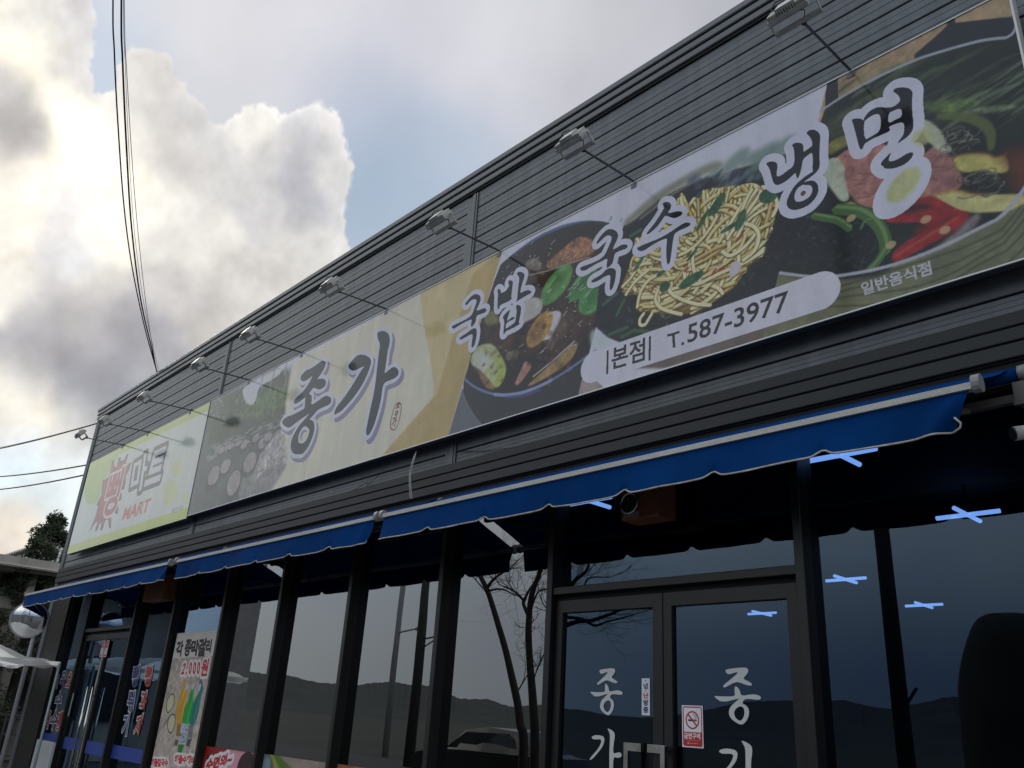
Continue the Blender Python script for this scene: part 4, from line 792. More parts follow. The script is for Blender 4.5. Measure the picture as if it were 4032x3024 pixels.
for i in range(len(MX) - 1):
    a, b = MX[i] + .027, MX[i + 1] - .027
    if i in (1, 8): continue
    if i in (0, 2): pane(a, b, .3, 3.30, tl=.002)
    else: pane(a, b, .3, 3.30, tl=tl_[i], mt=FILMG if 4 <= i <= 7 else GLASS)
    rail(a, b, .12, .30)
def door_set(x0, x1, zt, kick):
    """transom light over a pair of leaves"""
    rail(x0, x1, zt, zt + .052); pane(x0, x1, zt + .052, 3.30)
    part(MB().box(x0, x1, GY - .02, GY + .05, zt - .035, zt), 'door_head', BACK)
    xm = (x0 + x1) / 2; gap = .004
    for sgn, (a, b) in ((-1, (x0 + .012, xm - gap)), (1, (xm + gap, x1 - .012))):
        lf = part(MB().bbox(a, a + .062, GY - .055, GY - .005, .14, zt - .036).bbox(b - .075, b, GY - .0551, GY - .005, .14, zt - .036), 'door_leaf', FRAME)
        for r0, r1 in ((zt - .125, zt - .036), (.14, kick)): MB().bbox(a + .062, b - .075, GY - .055, GY - .005, r0, r1).build('door_rail', FRAME, lf)
        MB().poly([(a + .062, GY - .03, kick), (b - .075, GY - .03, kick), (b - .075, GY - .03, zt - .125), (a + .062, GY - .03, zt - .125)]).build('door_pane', GLASS, lf)
    return xm
xm = door_set(MX[8] + .027, MX[9] - .027, 2.455, .30)
xm2 = door_set(MX[1] + .027, MX[2] - .027, 2.50, .30)
# squared D handles of polished steel on the restaurant door
for s_, xh in ((-1, -3.565), (1, -3.29)):
    yh = GY - .055; x_in = xh + (.10 if s_ < 0 else -.095)
    hb = MB().box(min(xh, x_in) - .016, max(xh, x_in) + .016, yh - .075, yh - .045, 1.485, 1.530).box(xh - .016, xh + .016, yh - .075, yh - .045, .72, 1.485).box(min(xh, x_in) - .016, max(xh, x_in) + .016, yh - .075, yh - .045, .68, .72)
    hb.box(x_in - .014, x_in + .014, yh - .045, yh + .002, 1.49, 1.525).box(x_in - .014, x_in + .014, yh - .045, yh + .002, .685, .715)
    part(hb, 'door_handle', CHROME)
for xh in (xm2 - .17, xm2 + .05):
    yh = GY - .10; part(MB().tube([(xh, yh, .60), (xh, yh, 1.72)], .017, 10).tube([(xh, yh, .72), (xh, GY - .05, .72)], .010, 6).tube([(xh, yh, 1.6), (xh, GY - .05, 1.6)], .010, 6), 'door_handle', CHROME, sm=True)
part(MB().box(xm2 - .14, xm2 + .02, GY - .066, GY - .0555, 1.28, 1.40), 'door_lock', CHROME)
part(MB().box(xm2 - .008, xm2 + .012, GY - .068, GY - .056, .2, 2.34), 'door_edge_strip', ALU)
# the crossed ceiling lamps inside, lit
LEDM = mat('lit_led_tube', (.5, .6, .8), .5, emit=(.22, .42, 1.0), estr=1.9)
first = None
lamp_pts = [(-2.2, 2.28), (-2.24, .46), (-4.24, .44), (-4.2, 4.4), (-4.24, 6.42), (-6.42, 6.4)]
where = ['seen right of the door and highest but one', 'hanging just below the blue valance edge near its right end', 'half hidden by the valance left of the round speaker', 'small one high in the first pane right of the door', 'low in the pane beside the mirrored pole', 'seen through the right door leaf', 'far at the back of the room', 'standing alone deep on the right', 'far to the left by the back wall']
for i, (x, y) in enumerate(lamp_pts):
    if first is None:
        first = thing('ceiling_lamp', (x, y, 3.2), 'lit blue-white crossed ceiling lamp ' + where[i], 'ceiling lamp', 'crossed ceiling lamps inside the restaurant')
        for (dx, dy) in ((.22, 0), (0, .24)): MB().tube([(x - dx, y - dy, 3.2), (x + dx, y + dy, 3.2)], .016, 10).build('light_tube', LEDM, first, True)
        MB().tube([(x, y, 3.215), (x, y, 3.42)], .012, 6).build('hanging_rod', BLACKR, first)
    else: dup(first, (x - lamp_pts[0][0], y - lamp_pts[0][1], 0), 'lit blue-white crossed ceiling lamp ' + where[i])
# ------------------------------------------------------------------ the two signs
sgn = thing('restaurant_sign', (-5.9, 0, SZ0), 'long banner sign with brush lettering and photographs of stew, noodles and cold noodle bowls', 'sign')
panel('sign_face', SX0, SX1, SZ0, SZ1, 0, SIGN_MAT, sgn, .004)
SBOX = mat('sign_case_grey', (.10, .105, .11), .5, noise=.1, nscale=3)
MB().box(SX0, SX1, .006, .078, SZ0 + .001, SZ1 - .001).build('sign_case', SBOX, sgn)
ED = mat('sign_edge_white', (.62, .63, .6), .4, .2)
MB().box(SX0, SX1, -.006, .004, SZ0 - .009, SZ0 - .0005).box(SX0, SX1, -.006, .004, SZ1 + .0005, SZ1 + .008).box(SX1 + .0005, SX1 + .012, -.006, .078, SZ0 - .009, SZ1 + .008).build('sign_edge', ED, sgn)
for x in (-9.8, -7.5, -5.2, -3.1, -1.45): MB().box(x, x + .03, .078, CY - .002, SZ0 + .05, SZ0 + .09).box(x, x + .03, .078, CY - .002, SZ1 - .09, SZ1 - .05).build('sign_bracket', STEELD, sgn)
ms = thing('mart_sign', (-13.4, 0, MZ0), 'pale green shop sign with a red starburst, grey lettering and the orange word MART', 'sign')
panel('sign_face', MX0, MX1, MZ0, MZ1, .002, MART_MAT, ms, .004)
MB().box(MX0, MX1 - .004, .008, .09, MZ0 + .001, MZ1 - .001).build('sign_case', SBOX, ms)
MB().box(MX1 - .008, MX1 + .003, -.004, .004, MZ0, MZ1).build('sign_edge', mat('sign_edge_dark', (.05,.055,.06), .5), ms)
for x in (-15.2, -13.6, -12.0): MB().box(x, x + .03, .09, CY - .002, MZ0 + .05, MZ0 + .09).build('sign_bracket', STEELD, ms)
# ------------------------------------------------------------------ sign floodlights on long arms
lx = [-14.36, -13.26, -11.65, -9.83, -8.48, -6.75, -5.0, -3.46, -1.73]
lab = ['at the far left end, its head against the sky', 'second from the left, over the mart sign beside the building edge', 'over the seam between the mart sign and the restaurant sign', 'over the crock yard photograph at the left end of the long sign', 'just right of the trees printed on the long sign', 'over the two big brush letters on the cream field', 'beside the cladding joint at the left of the stew bowl', 'above the white field left of the noodle photograph', 'at the upper right, nearest, its ribbed back plain to see']
fl = None
def rx_(p, c, a):
    y, z = p[1] - c[1], p[2] - c[2]; return (p[0], c[1] + y * math.cos(a) - z * math.sin(a), c[2] + y * math.sin(a) + z * math.cos(a))
def make_lamp(x):
    zt = SZ1 - .012; t = thing('floodlight', (x, -.02, zt), '', 'floodlight', 'floodlights on arms along the top of the signs')
    MB().tube([(x, .02, zt + .03), (x, -.05, zt + .028), (x, -.585, zt + .0)], .009, 8).box(x - .025, x + .025, -.004, .03, zt - .03, zt + .04).build('arm', STEELD, t)
    c = (x - .03, -.665, zt + .04); a = math.radians(57)
    b = MB(); L_ = .125; b.box(c[0] - L_, c[0] + L_, c[1] - .062, c[1] + .062, c[2] - .012, c[2] + .012)
    for k in range(15): xx = c[0] - L_ + .012 + k * (2 * L_ - .024) / 14; b.box(xx - .0045, xx + .0045, c[1] - .057, c[1] + .057, c[2] + .012, c[2] + .038)
    b.box(c[0] - .06, c[0] + .06, c[1] - .05, c[1] + .05, c[2] + .038, c[2] + .055)
    b.v = [rx_(p, c, a) for p in b.v]; b.build('lamp_housing', LAMPW, t)
    lens = MB().box(c[0] - L_ + .012, c[0] + L_ - .012, c[1] - .055, c[1] + .055, c[2] - .0165, c[2] - .0125); lens.v = [rx_(p, c, a) for p in lens.v]; lens.build('lens', mat('clear_lens', (.3, .32, .33), .1), t)
    br = MB(); yb, zb2 = -.595, zt - .012
    br.box(x - .143 - .02, x + .143 - .02, yb - .016, yb + .016, zb2 - .002, zb2 + .003)
    for sx in (-1, 1):
        xx = x - .02 + sx * .142; br.poly([(xx, yb - .016, zb2), (xx, yb + .016, zb2), (xx, c[1] + .016, c[2] + .01), (xx, c[1] - .016, c[2] + .01)])
        br.poly([(xx + sx * .004, yb + .016, zb2), (xx + sx * .004, yb - .016, zb2), (xx + sx * .004, c[1] - .016, c[2] + .01), (xx + sx * .004, c[1] + .016, c[2] + .01)])
        br.tube([(xx - .006, c[1], c[2]), (xx + .01, c[1], c[2])], .014, 8)
    br.build('bracket', LAMPW, t)
    cb = smooth_line([(x - .11, c[1] - .01, c[2] + .05), (x - .12, c[1] - .02, c[2] + .10), (x - .05, c[1], c[2] + .12), (x + .02, c[1] + .03, c[2] + .09)], 0)
    MB().tube([(x - .12, c[1], c[2] + .04), (x - .14, c[1] - .01, c[2] + .08), (x - .11, c[1] - .01, c[2] + .115), (x - .06, c[1], c[2] + .115), (x - .04, c[1] + .01, c[2] + .06)], .004, 6).build('cable_loop', BLACKR, t)
    MB().tube([(x - .01, c[1] + .03, c[2] + .02), (x + .03, -.61, zt + .045), (x + .01, -.585, zt + .005), (x, -.56, zt + .01)], .005, 6).tube([(x, -.585, zt + .0), (x, -.56, zt + .0)], .016, 8).build('lead_wire', BLACKR, t)
    return t
fl = make_lamp(lx[0]); fl['label'] = 'sign floodlight ' + lab[0]
for i in range(1, 9): 
    r = dup(fl, (lx[i] - lx[0], 0, 0), 'sign floodlight ' + lab[i]); r.rotation_euler = (0, 0, 0)
# ------------------------------------------------------------------ awnings
YB, ZB_, YR, ZR = -.56, 3.05, .07, 3.304
def awning(x0, x1, n0, pitch, lab_, seed, tails):
    R_ = random.Random(seed); t = thing('awning', ((x0 + x1) / 2, YB, ZB_), lab_, 'awning', 'blue retractable awnings over the shop front')
    prof = []
    zt, zb = ZB_ + .0165, ZB_ - .0165; prof = [(YB + .04, zt), (YB + .004, zt)]
    for k in range(5):
        z = zt - .0015 - k * .0064; prof += [(YB - .003, z - .0012), (YB - .003, z - .0044), (YB, z - .0052)]
    prof += [(YB + .004, zb), (YB + .04, zb)]
    MB().extr_x(prof, x0 + .03, x1 - .03).build('front_bar', ALU, t)
    for xc, s_ in ((x0 + .012, -1), (x1 - .012, 1)):
        q = [(YB + .02 + .036 * math.cos(a), ZB_ + .008 + .042 * math.sin(a)) for a in [math.pi * 2 * k / 14 for k in range(14)]]
        MB().extr_x(q, xc - .017, xc + .017).build('end_cap', GREYP, t)
    # roof cloth, sagging a little, from roller to bar
    nx, ny = max(8, int((x1 - x0) / .25)), 8; v = []; f = []
    for i in range(nx + 1):
        x = x0 + .05 + (x1 - x0 - .1) * i / nx
        for j in range(ny + 1):
            s_ = j / ny; y = YR + (YB + .02 - YR) * s_; z = ZR + .036 + (ZB_ + .024 - ZR - .036) * s_ + .004 * math.sin(x * 3 + j) * math.sin(math.pi * s_) - .010 * math.sin(math.pi * s_)
            v.append((x, y, z))
    for i in range(nx):
        for j in range(ny): a = i * (ny + 1) + j; f.append((a, a + ny + 1, a + ny + 2, a + 1))
    m = MB(); m.tri_raw(v, f); m.tri_raw([(a, b, c - .0025) for a, b, c in v], [q[::-1] for q in f]); m.build('roof_cloth', BLUE, t, True)
    MB().tube([(x0 + .04, YR, ZR), (x1 - .01, YR, ZR)], .036, 14).build('roller', BLUE, t, True)
    MB().tube([(x1 - .01, YR, ZR), (x1 + (.03 if tails[1] > 1.2 else .0), YR, ZR)], .040, 14).build('roller_end', GREYP, t, True)
    # valance: straight hem with a small notch at every tail, gathered ends
    xs = []; x = x0 + .045
    N_ = int((x1 - x0 - .09) / .02); rowsn = 8; v = []; f = []; hem = []
    notch = [n for n in [n0 + k * pitch for k in range(-12, 30)] if x0 + .2 < n < x1 - .28]
    for i in range(N_ + 1):
        x = x0 + .045 + (x1 - x0 - .09) * i / N_; d = min(abs(x - n) for n in notch); h = .178 - .030 * math.exp(-(d / .035) ** 2) + .0018 * math.cos((x - n0) / pitch * 2 * math.pi + math.pi) 
        endR, endL = max(0, 1 - (x1 - .045 - x) / .35), max(0, 1 - (x - x0 - .045) / .35)
        h *= 1 - .04 * tails[1] * endR ** 2 + .02 * tails[0] * endL ** 2
        for j in range(rowsn + 1):
            s_ = j / rowsn; y = YB + .012 + s_ * (.014 * math.sin(x * 2.1 + seed) + .008 * math.sin(x * 7.3) + .004 * math.sin(x * 17 + 3 * math.sin(x * 2)) + .05 * math.exp(-(d / .03) ** 2) * (s_ ** 4) * .35) - s_ * .012
            y += s_ * .028 * tails[1] * endR ** 2 * math.sin(x * 22 + s_ * 2.5); xx = x - tails[1] * endR ** 2 * .055 * s_
            p = (xx, y, ZB_ - .014 - h * s_); v.append(p)
        hem.append(v[-1])
    for i in range(N_):
        for j in range(rowsn): a = i * (rowsn + 1) + j; f.append((a, a + rowsn + 1, a + rowsn + 2, a + 1))
    m = MB(); m.tri_raw(v, f); m.tri_raw([(a, b + .002, c) for a, b, c in v], [q[::-1] for q in f]); m.build('valance', BLUE, t, True)
    if tails[1] > 1.2:
        e = Vector(hem[-1]); hem = hem + [tuple(e + Vector((.03, -.01, .012))), tuple(e + Vector((.035, -.014, .03))), tuple(e + Vector((.0, -.02, .075)))]
    MB().tube(hem, .0052, 6).build('hem_piping', PIPING, t, True)
    # folding arms and the square bar that carries them
    MB().box(x0 + .2, x1 + (.1 if tails[1] > 1.2 else -.2), .035, .075, 3.155, 3.195).build('torsion_bar', ARMG, t)
    for xa in (x0 + .35, x1 - .25):
        sd_ = .30 if xa < (x0 + x1) / 2 else -.30
        MB().tube([(xa, .05, 3.16), (xa + sd_, -.24, 3.10), (xa + .02, YB + .05, 3.045)], .018, 8).build('folding_arm', ARMG, t)
    for xa in (x0 + .4, x1 + (.0 if tails[1] > 1.2 else -.35)):
        MB().box(xa - .03, xa + .05, .0, GY - .09, 3.14, 3.24).box(xa - .035, xa + .055, -.005, .02, 3.125, 3.15).build('wall_bracket', ARMG, t)
    return t
awning(-15.60, -9.72, -14.21, .6195, 'leftmost blue awning, over the mart door and poster window', 1, (.2, 1.0))
awning(-9.56, -5.60, -6.295, .6525, 'middle blue awning, the shortest of the three', 2, (.6, .9))
awning(-5.55, -1.115, -3.685, .617, 'rightmost blue awning over the restaurant door, its hem cord hanging loose', 3, (.8, 1.7))
# ------------------------------------------------------------------ things on the front
WOODO = mat('orange_brown_board', (.20, .07, .022), .6, noise=.3, nscale=8, stretch=(1, 1, .3))
def wall_speaker(x0, x1, z0, z1, yf, lab_, ring=True):
    t = thing('wall_speaker', ((x0 + x1) / 2, yf, z0), lab_, 'speaker')
    MB().extr_x([(yf, z0 + .01), (yf + .01, z0), (GY - .09, z0), (GY - .09, z1), (yf, z1)], x0, x1).build('cabinet', WOODO, t)
    if ring:
        xc, zc = x0 + .075, z0 + .105; ang = [2 * math.pi * k / 28 for k in range(28)]
        pts = [(xc + .066 * math.cos(a), yf - .012, zc + .066 * math.sin(a)) for a in ang] + [(xc + .066, yf - .012, zc)]
        MB().tube(pts, .009, 6, False).build('ring', CHROME, t, True)
        m_ = MB(); n = len(ang)
        for r, d in ((.06, -.006), (.03, .02), (.012, .012)): m_.v += [(xc + r * math.cos(a), yf - .006 + (d if d > 0 else 0) * .0 - .004 * (r < .04), zc + r * math.sin(a)) for a in ang]
        for q in range(2):
            for k in range(n): m_.f.append((q * n + k, q * n + (k + 1) % n, (q + 1) * n + (k + 1) % n, (q + 1) * n + k))
        m_.f.append(tuple(2 * n + k for k in range(n))); m_.build('cone', BLACKR, t)
        MB().box(xc - .055, xc + .075, yf - .004, yf + .001, z0 + .012, z0 + .045).build('badge_plate', GREYP, t)
    return t
wall_speaker(-3.50, -3.20, 2.855, 3.12, -.06, 'orange-brown boxed speaker with a silver ring, hanging above the restaurant door')
wall_speaker(-11.80, -11.12, 2.80, 3.12, -.04, 'brown wooden box half hidden behind the end of the leftmost awning', False)
# camera at the right edge
t = thing('security_camera', (-1.02, -.02, 3.05), 'white security camera at the right edge under the awning arm', 'camera')
q = at(4066, 1718, Y=.0); WHITEP = mat('white_plastic', (.55, .55, .52), .4, noise=.08, nscale=9)
MB().tube([(q.x + .16, .05, q.z + .03), (q.x - .045, -.10, q.z - .005)], [.028, .034], 12).build('camera_body', WHITEP, t, True)
MB().tube([(q.x - .046, -.101, q.z - .006), (q.x - .052, -.107, q.z - .008)], .03, 12).build('camera_lens', BLACKR, t)
MB().tube([(q.x + .10, .02, q.z + .04), (q.x + .12, .05, q.z + .13), (q.x + .12, GY - .1, q.z + .15)], .012, 8).build('camera_mount', WHITEP, t)
# loose wires on the cladding
def wire(name, pts, r, mt, lab_, group=None, it=2):
    o = MB().tube(smooth_line([tuple(p) for p in pts], 0) if it == 0 else cat_rom(pts, it), r, 6).build(name, mt, None, True); return tag(o, lab_, 'wire', group)
def cat_rom(P, n=6):
    P = [Vector(p) for p in P]; r = []
    for i in range(len(P) - 1):
        p0, p1, p2, p3 = P[max(i - 1, 0)], P[i], P[i + 1], P[min(i + 2, len(P) - 1)]
        for k in range(n):
            s_ = k / n; r.append(.5 * ((2 * p1) + (p2 - p0) * s_ + (2 * p0 - 5 * p1 + 4 * p2 - p3) * s_ ** 2 + (3 * p1 - p0 - 3 * p2 + p3) * s_ ** 3))
    return r + [P[-1]]
WW = mat('white_cable', (.42, .42, .4), .6)
wire('hanging_cable', [at(1640, 1775, Y=.05), at(1625, 1812, Y=-.01), at(1613, 1860, Y=-.015), at(1612, 1910, Y=-.01), at(1616, 1966, Y=0.)], .004, WW, 'pale twin cable dropping from the sign to the middle awning', None, 5)
wire('hanging_cable', [at(1640, 1777, Y=.05), at(1630, 1812, Y=-.01), at(1618, 1860, Y=-.012), at(1617, 1910, Y=-.01), at(1623, 1964, Y=0.)], .0035, WW, 'second strand of the pale cable dropping to the middle awning', None, 5)
wire('loose_wire', [at(1450, 1897, Y=.12), at(1390, 1931, Y=.09)], .003, BLACKR, 'short black wire slanting on the cladding, left of its twin', None, 2)
wire('loose_wire', [at(1500, 1863, Y=.12), at(1442, 1915, Y=.09)], .003, BLACKR, 'short black wire slanting on the cladding, right of its twin', None, 2)
wire('loose_wire', [at(1800, 1776, Y=.13), at(1900, 1776, Y=.13), at(1975, 1768, Y=.13), at(2030, 1760, Y=.13)], .003, BLACKR, 'thin black wire straying along the cladding below the stew picture', None, 4)
# overhead cables
def span(pts, r, lab_, name='overhead_cable', group='cables running from the roof edge up over the street'):
    P = [Vector(p) for p in pts]; d = P[0] - P[1]; P = [P[0] + d * 3.2 + Vector((0, 0, .35))] + P
    o = MB().tube(cat_rom(P, 8), r, 6).build(name, BLACKR, None, True); tag(o, lab_, 'cable', group)
CP = [((445,0),8.6),((450,200),8.2),((462,450),7.75),((487,800),7.27),((520,1050),7.03),((570,1290),6.86),((622,1478),6.72)]
CQ = [((478,0),8.6),((485,250),8.1),((500,600),7.5),((520,900),7.18),((556,1180),6.92),((598,1380),6.79),((622,1478),6.72)]
CS = [((489,0),8.6),((500,300),8.05),((525,700),7.42),((552,1000),7.1),((582,1250),6.88),((610,1420),6.77),((622,1478),6.72)]
span([at(u, v, Z=z) for (u, v), z in CP], .009, 'left one of the dark cables rising from the roof edge, the thickest')
span([at(u + 2 * math.sin(v * .02), v, Z=z) for (u, v), z in CQ], .011, 'middle dark cable rising from the roof edge, slightly twisted')
span([at(u, v, Z=z) for (u, v), z in CS], .004, 'thin cable just right of the twisted one above the roof edge')
span([at(u + 8, v, Z=z) for (u, v), z in CQ], .003, 'hair-thin cable nearest the cumulus, rightmost of the four')
for i, (a, b, r, l_) in enumerate((((-20,1770),(384,1666),.035,'upper thick utility line left of the building'), ((-20,1766),(384,1664),.015,'thin utility line riding just above the upper thick one'), ((-20,1878),(345,1830),.035,'middle twisted utility line meeting the building edge'), ((-20,1929),(332,1870),.035,'lowest utility line left of the building'))):
    p, q = at(*a, Y=6), at(*b, Y=6); d = q - p; p = p - d * 1.5; q = q + d * .6; ts = [k / 24 for k in range(25)]
    pts = [p.lerp(q, s_) + Vector((0, 0, -3.0 * s_ * (1 - s_) + .5)) for s_ in ts]
    # keep the drawn points on the seen line: sag measured from the visible chord
    f0, f1 = 1.5 / 3.1, 2.5 / 3.1; z0_, z1_ = -3.0 * f0 * (1 - f0) + .5, -3.0 * f1 * (1 - f1) + .5
    pts = [v - Vector((0, 0, z0_ + (z1_ - z0_) * (s_ - f0) / (f1 - f0))) for v, s_ in zip(pts, ts)]
    tag(MB().tube(pts, r, 6).build('utility_line', BLACKR, None, True), l_, 'cable', 'utility lines left of the building')
# ------------------------------------------------------------------ lettering stuck on the glass
def glyph_mesh(name, polys, y, mt, parent=None):
    """polys in metres on the glass; thin vinyl"""
    m = MB()
    for p in polys:
        n = len(m.v); m.v += [(a, y, b) for a, b in p]; m.f.append(tuple(range(n, n + len(p))))
    o = m.build(name, mt, parent); me = o.data
    import bmesh
    bm = bmesh.new(); bm.from_mesh(me); bmesh.ops.triangulate(bm, faces=bm.faces[:]); r = bmesh.ops.solidify(bm, geom=bm.faces[:], thickness=.0006); bm.to_mesh(me); bm.free(); return o
class Pl:  # plane helper
    def __init__(s, Y): s.Y = Y
    def P(s, pts, o=(0, 0), k=1.): return [(at(o[0] + u / k, o[1] + v / k, Y=s.Y).x, at(o[0] + u / k, o[1] + v / k, Y=s.Y).z) for u, v in pts]
DY = GY - .034; dp = Pl(DY); ZD = ((2000, 2250), 2.143)
jo1 = [(768,835),(800,825),(860,818),(898,818),(908,835),(900,860),(870,895),(905,915),(925,930),(920,943),(890,940),(850,920),(828,918),(790,940),(762,957),(750,952),(760,935),(810,890),(845,855),(835,848),(795,865),(780,862)]
jo2 = [(820,948),(833,950),(850,975),(855,1017),(920,1002),(960,1010),(975,1030),(955,1042),(900,1035),(872,1038),(858,1068),(880,1078),(898,1110),(892,1160),(870,1200),(845,1217),(812,1197),(785,1170),(775,1130),(788,1090),(815,1062),(838,1040),(850,1030),(740,1062),(700,1027),(697,1015),(750,1020),(820,1018),(818,990)]
joh = [(850,1085),(868,1100),(870,1140),(855,1180),(835,1190),(812,1165),(806,1125),(826,1096)]
gd1 = [(705,1395),(740,1380),(790,1385),(812,1400),(815,1430),(800,1475),(760,1530),(720,1575),(695,1592),(688,1585),(710,1555),(760,1500),(785,1450),(790,1425),(775,1415),(735,1418),(712,1412)]
gd2 = [(838,1322),(870,1335),(900,1360),(902,1400),(890,1470),(888,1540),(920,1530),(945,1525),(962,1545),(955,1565),(930,1575),(888,1562),(888,1720),(858,1720),(855,1560),(860,1440),(862,1380),(850,1345)]
def with_hole(outer, hole):
    # cut the ring open with a hair-thin bridge so it is one polygon
    bi, bj = min(((i, j) for i in range(len(outer)) for j in range(len(hole))), key=lambda ij: (outer[ij[0]][0] - hole[ij[1]][0]) ** 2 + (outer[ij[0]][1] - hole[ij[1]][1]) ** 2)
    area = lambda P: sum(P[i][0] * P[(i + 1) % len(P)][1] - P[(i + 1) % len(P)][0] * P[i][1] for i in range(len(P)))
    h = hole[bj:] + hole[:bj]
    if area(outer) * area(h) > 0: h = [h[0]] + h[1:][::-1]
    return outer[:bi + 1] + h + [h[0]] + outer[bi:]
J1 = smooth_poly(dp.P(jo1, *ZD), 1); J2 = with_hole(smooth_poly(dp.P(jo2, *ZD), 1), smooth_poly(dp.P(joh, *ZD), 1)); G1 = smooth_poly(dp.P(gd1, *ZD), 1); G2 = smooth_poly(dp.P(gd2, *ZD), 1)
for off_, lab_ in ((0, 'white brush letters on the left leaf of the restaurant door'), (.961, 'white brush letters on the right door leaf, beside the no smoking sign')):
    t = thing('door_lettering', (-3.8 + off_, DY, 1.5), lab_, 'lettering', 'brush letters on the restaurant door')
    sx = 1.10 if off_ else 1.0; fx = lambda P: [(-3.926 + off_ + (a + 3.926) * sx, 1.8176 - (.006 if off_ else 0) + (b - 1.8176) * (1.06 if off_ else 1)) for a, b in P]
    glyph_mesh('letter', [fx(J1), fx(J2)], DY, WHITEV, t); glyph_mesh('letter', [fx(G1), fx(G2)], DY, WHITEV, t)
def sticker_text(body, corners, o, k, y, col, halo, parent, bold=.03, hb=.085):
    pl = Pl(y)
    V, T = text_tris(body, bold); x0, y0 = V.min(0); x1, y1 = V.max(0); bl, br, tl = [np.array(c) for c in pl.P(corners, o, k)]
    ex = (br - bl) / (x1 - x0); ey = (tl - bl) / (y1 - y0); org = bl - ex * x0 - ey * y0
    def mk(V, T, yy, mt, nm): return MB().tri_raw([(org[0] + a * ex[0] + b * ey[0], yy, org[1] + a * ex[1] + b * ey[1]) for a, b in V], T).build(nm, mt, parent)
    if halo: V2, T2_ = text_tris(body, hb); mk(V2, T2_, y, halo, 'letter_outline')
    mk(V, T, y - .0015, col, 'letter')
WY = GY - .006; Z6 = ((0, 2250), 2.143)
t = thing('window_lettering', (-11.9, WY, 1.3), 'white-edged red and navy letters in two columns on the glass right of the mart door', 'lettering')
for ch, c in (('뻥', [(1212, 975), (1268, 975), (1236, 795)]), ('과', [(1168, 1185), (1222, 1200), (1198, 1000)]), ('자', [(1118, 1400), (1180, 1385), (1160, 1215)])): sticker_text(ch, c, *Z6, WY, REDV, WHITEV, t)
for ch, c in (('뻥', [(1105, 985), (1160, 975), (1130, 800)]), ('튀', [(1065, 1180), (1120, 1190), (1090, 1000)]), ('기', [(1020, 1390), (1068, 1385), (1050, 1205)])): sticker_text(ch, c, *Z6, WY, BLUEV, WHITEV, t)
Z8 = ((0, 2500), 3.166)
t = thing('window_lettering', (-15.0, WY, 1.3), 'dim red and navy letters in three columns on the glass left of the mart door', 'lettering')
for ch, c, m_ in (('어', [(665, 640), (705, 670), (700, 470)], REDV), ('묵', [(535, 1165), (600, 1170), (580, 945)], REDV), ('옥', [(735, 670), (800, 680), (775, 450)], BLUEV), ('수', [(665, 925), (745, 925), (715, 705)], BLUEV), ('수', [(610, 1180), (690, 1180), (655, 950)], BLUEV), ('오', [(808, 650), (868, 655), (850, 465)], REDV), ('뎅', [(680, 1190), (735, 1190), (735, 955)], REDV)): sticker_text(ch, c, *Z8, WY, m_, WHITEV, t, .03, .075)
BAND = mat('blue_window_film', (.03, .06, .30), .35)
for i, (a, b, y, l_) in enumerate(((MX[0] + .03, MX[1] - .03, WY, 'on the pane left of the mart door'), (MX[1] + .12, xm2 - .10, GY - .036, 'on the left leaf of the mart door'), (xm2 + .10, MX[2] - .12, GY - .036, 'on the right leaf of the mart door'), (MX[2] + .03, MX[3] - .03, WY, 'under the red and navy letters'))):
    tag(MB().box(a, b, y - .001, y, .86, 1.02).build('window_film', BAND), 'blue film band ' + l_, 'film', 'blue film bands across the mart glass')
wa, wb = at(146, 2912, Y=.06), at(212, 2922, Y=.06)
tag(MB().box(wa.x, wb.x, .06, .095, .12, (wa.z + wb.z) / 2).build('white_cabinet', mat('white_enamel', (.5,.51,.52), .4, noise=.06, nscale=6)), 'low white cabinet standing against the glass left of the mart door', 'cabinet')
# small notices
def notice(name, W_, H_, res, bgc, draw, x0, z0, y, lab_, cat_='sticker', group=None, rough=.35):
    c = Canvas(0, W_, 0, H_, res, bgc); draw(c); o = panel(name, x0, x0 + W_, z0, z0 + H_, y, image_mat(name + '_print', c.a, rough, .5), None, .0012); return tag(o, lab_, cat_, group)
def d_ns(c):
    W_, H_ = .147, .228; rr = lambda x0, x1, y0, y1, r: [p for cx_, cy_, a0 in ((x1 - r, y1 - r, 0), (x0 + r, y1 - r, 90), (x0 + r, y0 + r, 180), (x1 - r, y0 + r, 270)) for p in [(cx_ + r * math.cos(math.radians(a0 + k * 15)), cy_ + r * math.sin(math.radians(a0 + k * 15))) for k in range(7)]]
    c.fill(rr(.006, W_ - .006, .006, H_ - .006, .012), (186, 36, 40)); c.fill(rr(.013, W_ - .013, .083, H_ - .013, .006), (236, 236, 240))
    m_ = (W_ / 2, .148); c.fill(c.ell(m_, .048, .050, n=48), (186, 36, 40)); c.fill(c.ell(m_, .039, .041, n=48), (236, 236, 240))
    c.fill([(.044, .141), (.103, .141), (.103, .152), (.044, .152)], (30, 30, 34)); c.stroke([(.094, .156), (.094, .168), (.082, .172), (.084, .184)], .003, (30, 30, 34)); c.stroke([(.101, .156), (.101, .172), (.090, .178)], .003, (30, 30, 34)); c.fill([(.090, .141), (.092, .141), (.092, .152), (.090, .152)], (236, 236, 240))
    c.stroke([(m_[0] - .030, m_[1] + .031), (m_[0] + .030, m_[1] - .031)], .010, (186, 36, 40))
    c.text('금연구역', (.012, .049), (.0315, 0), (0, .034), (240, 240, 242), .03); c.fill([(.028, .036), (.118, .036), (.118, .040), (.028, .040)], (214, 150, 90), .7); c.fill([(.05, .021), (.108, .021), (.108, .0245), (.05, .0245)], (230, 200, 200), .7); c.fill(c.ell((.041, .023), .004, .004), (230, 230, 230))
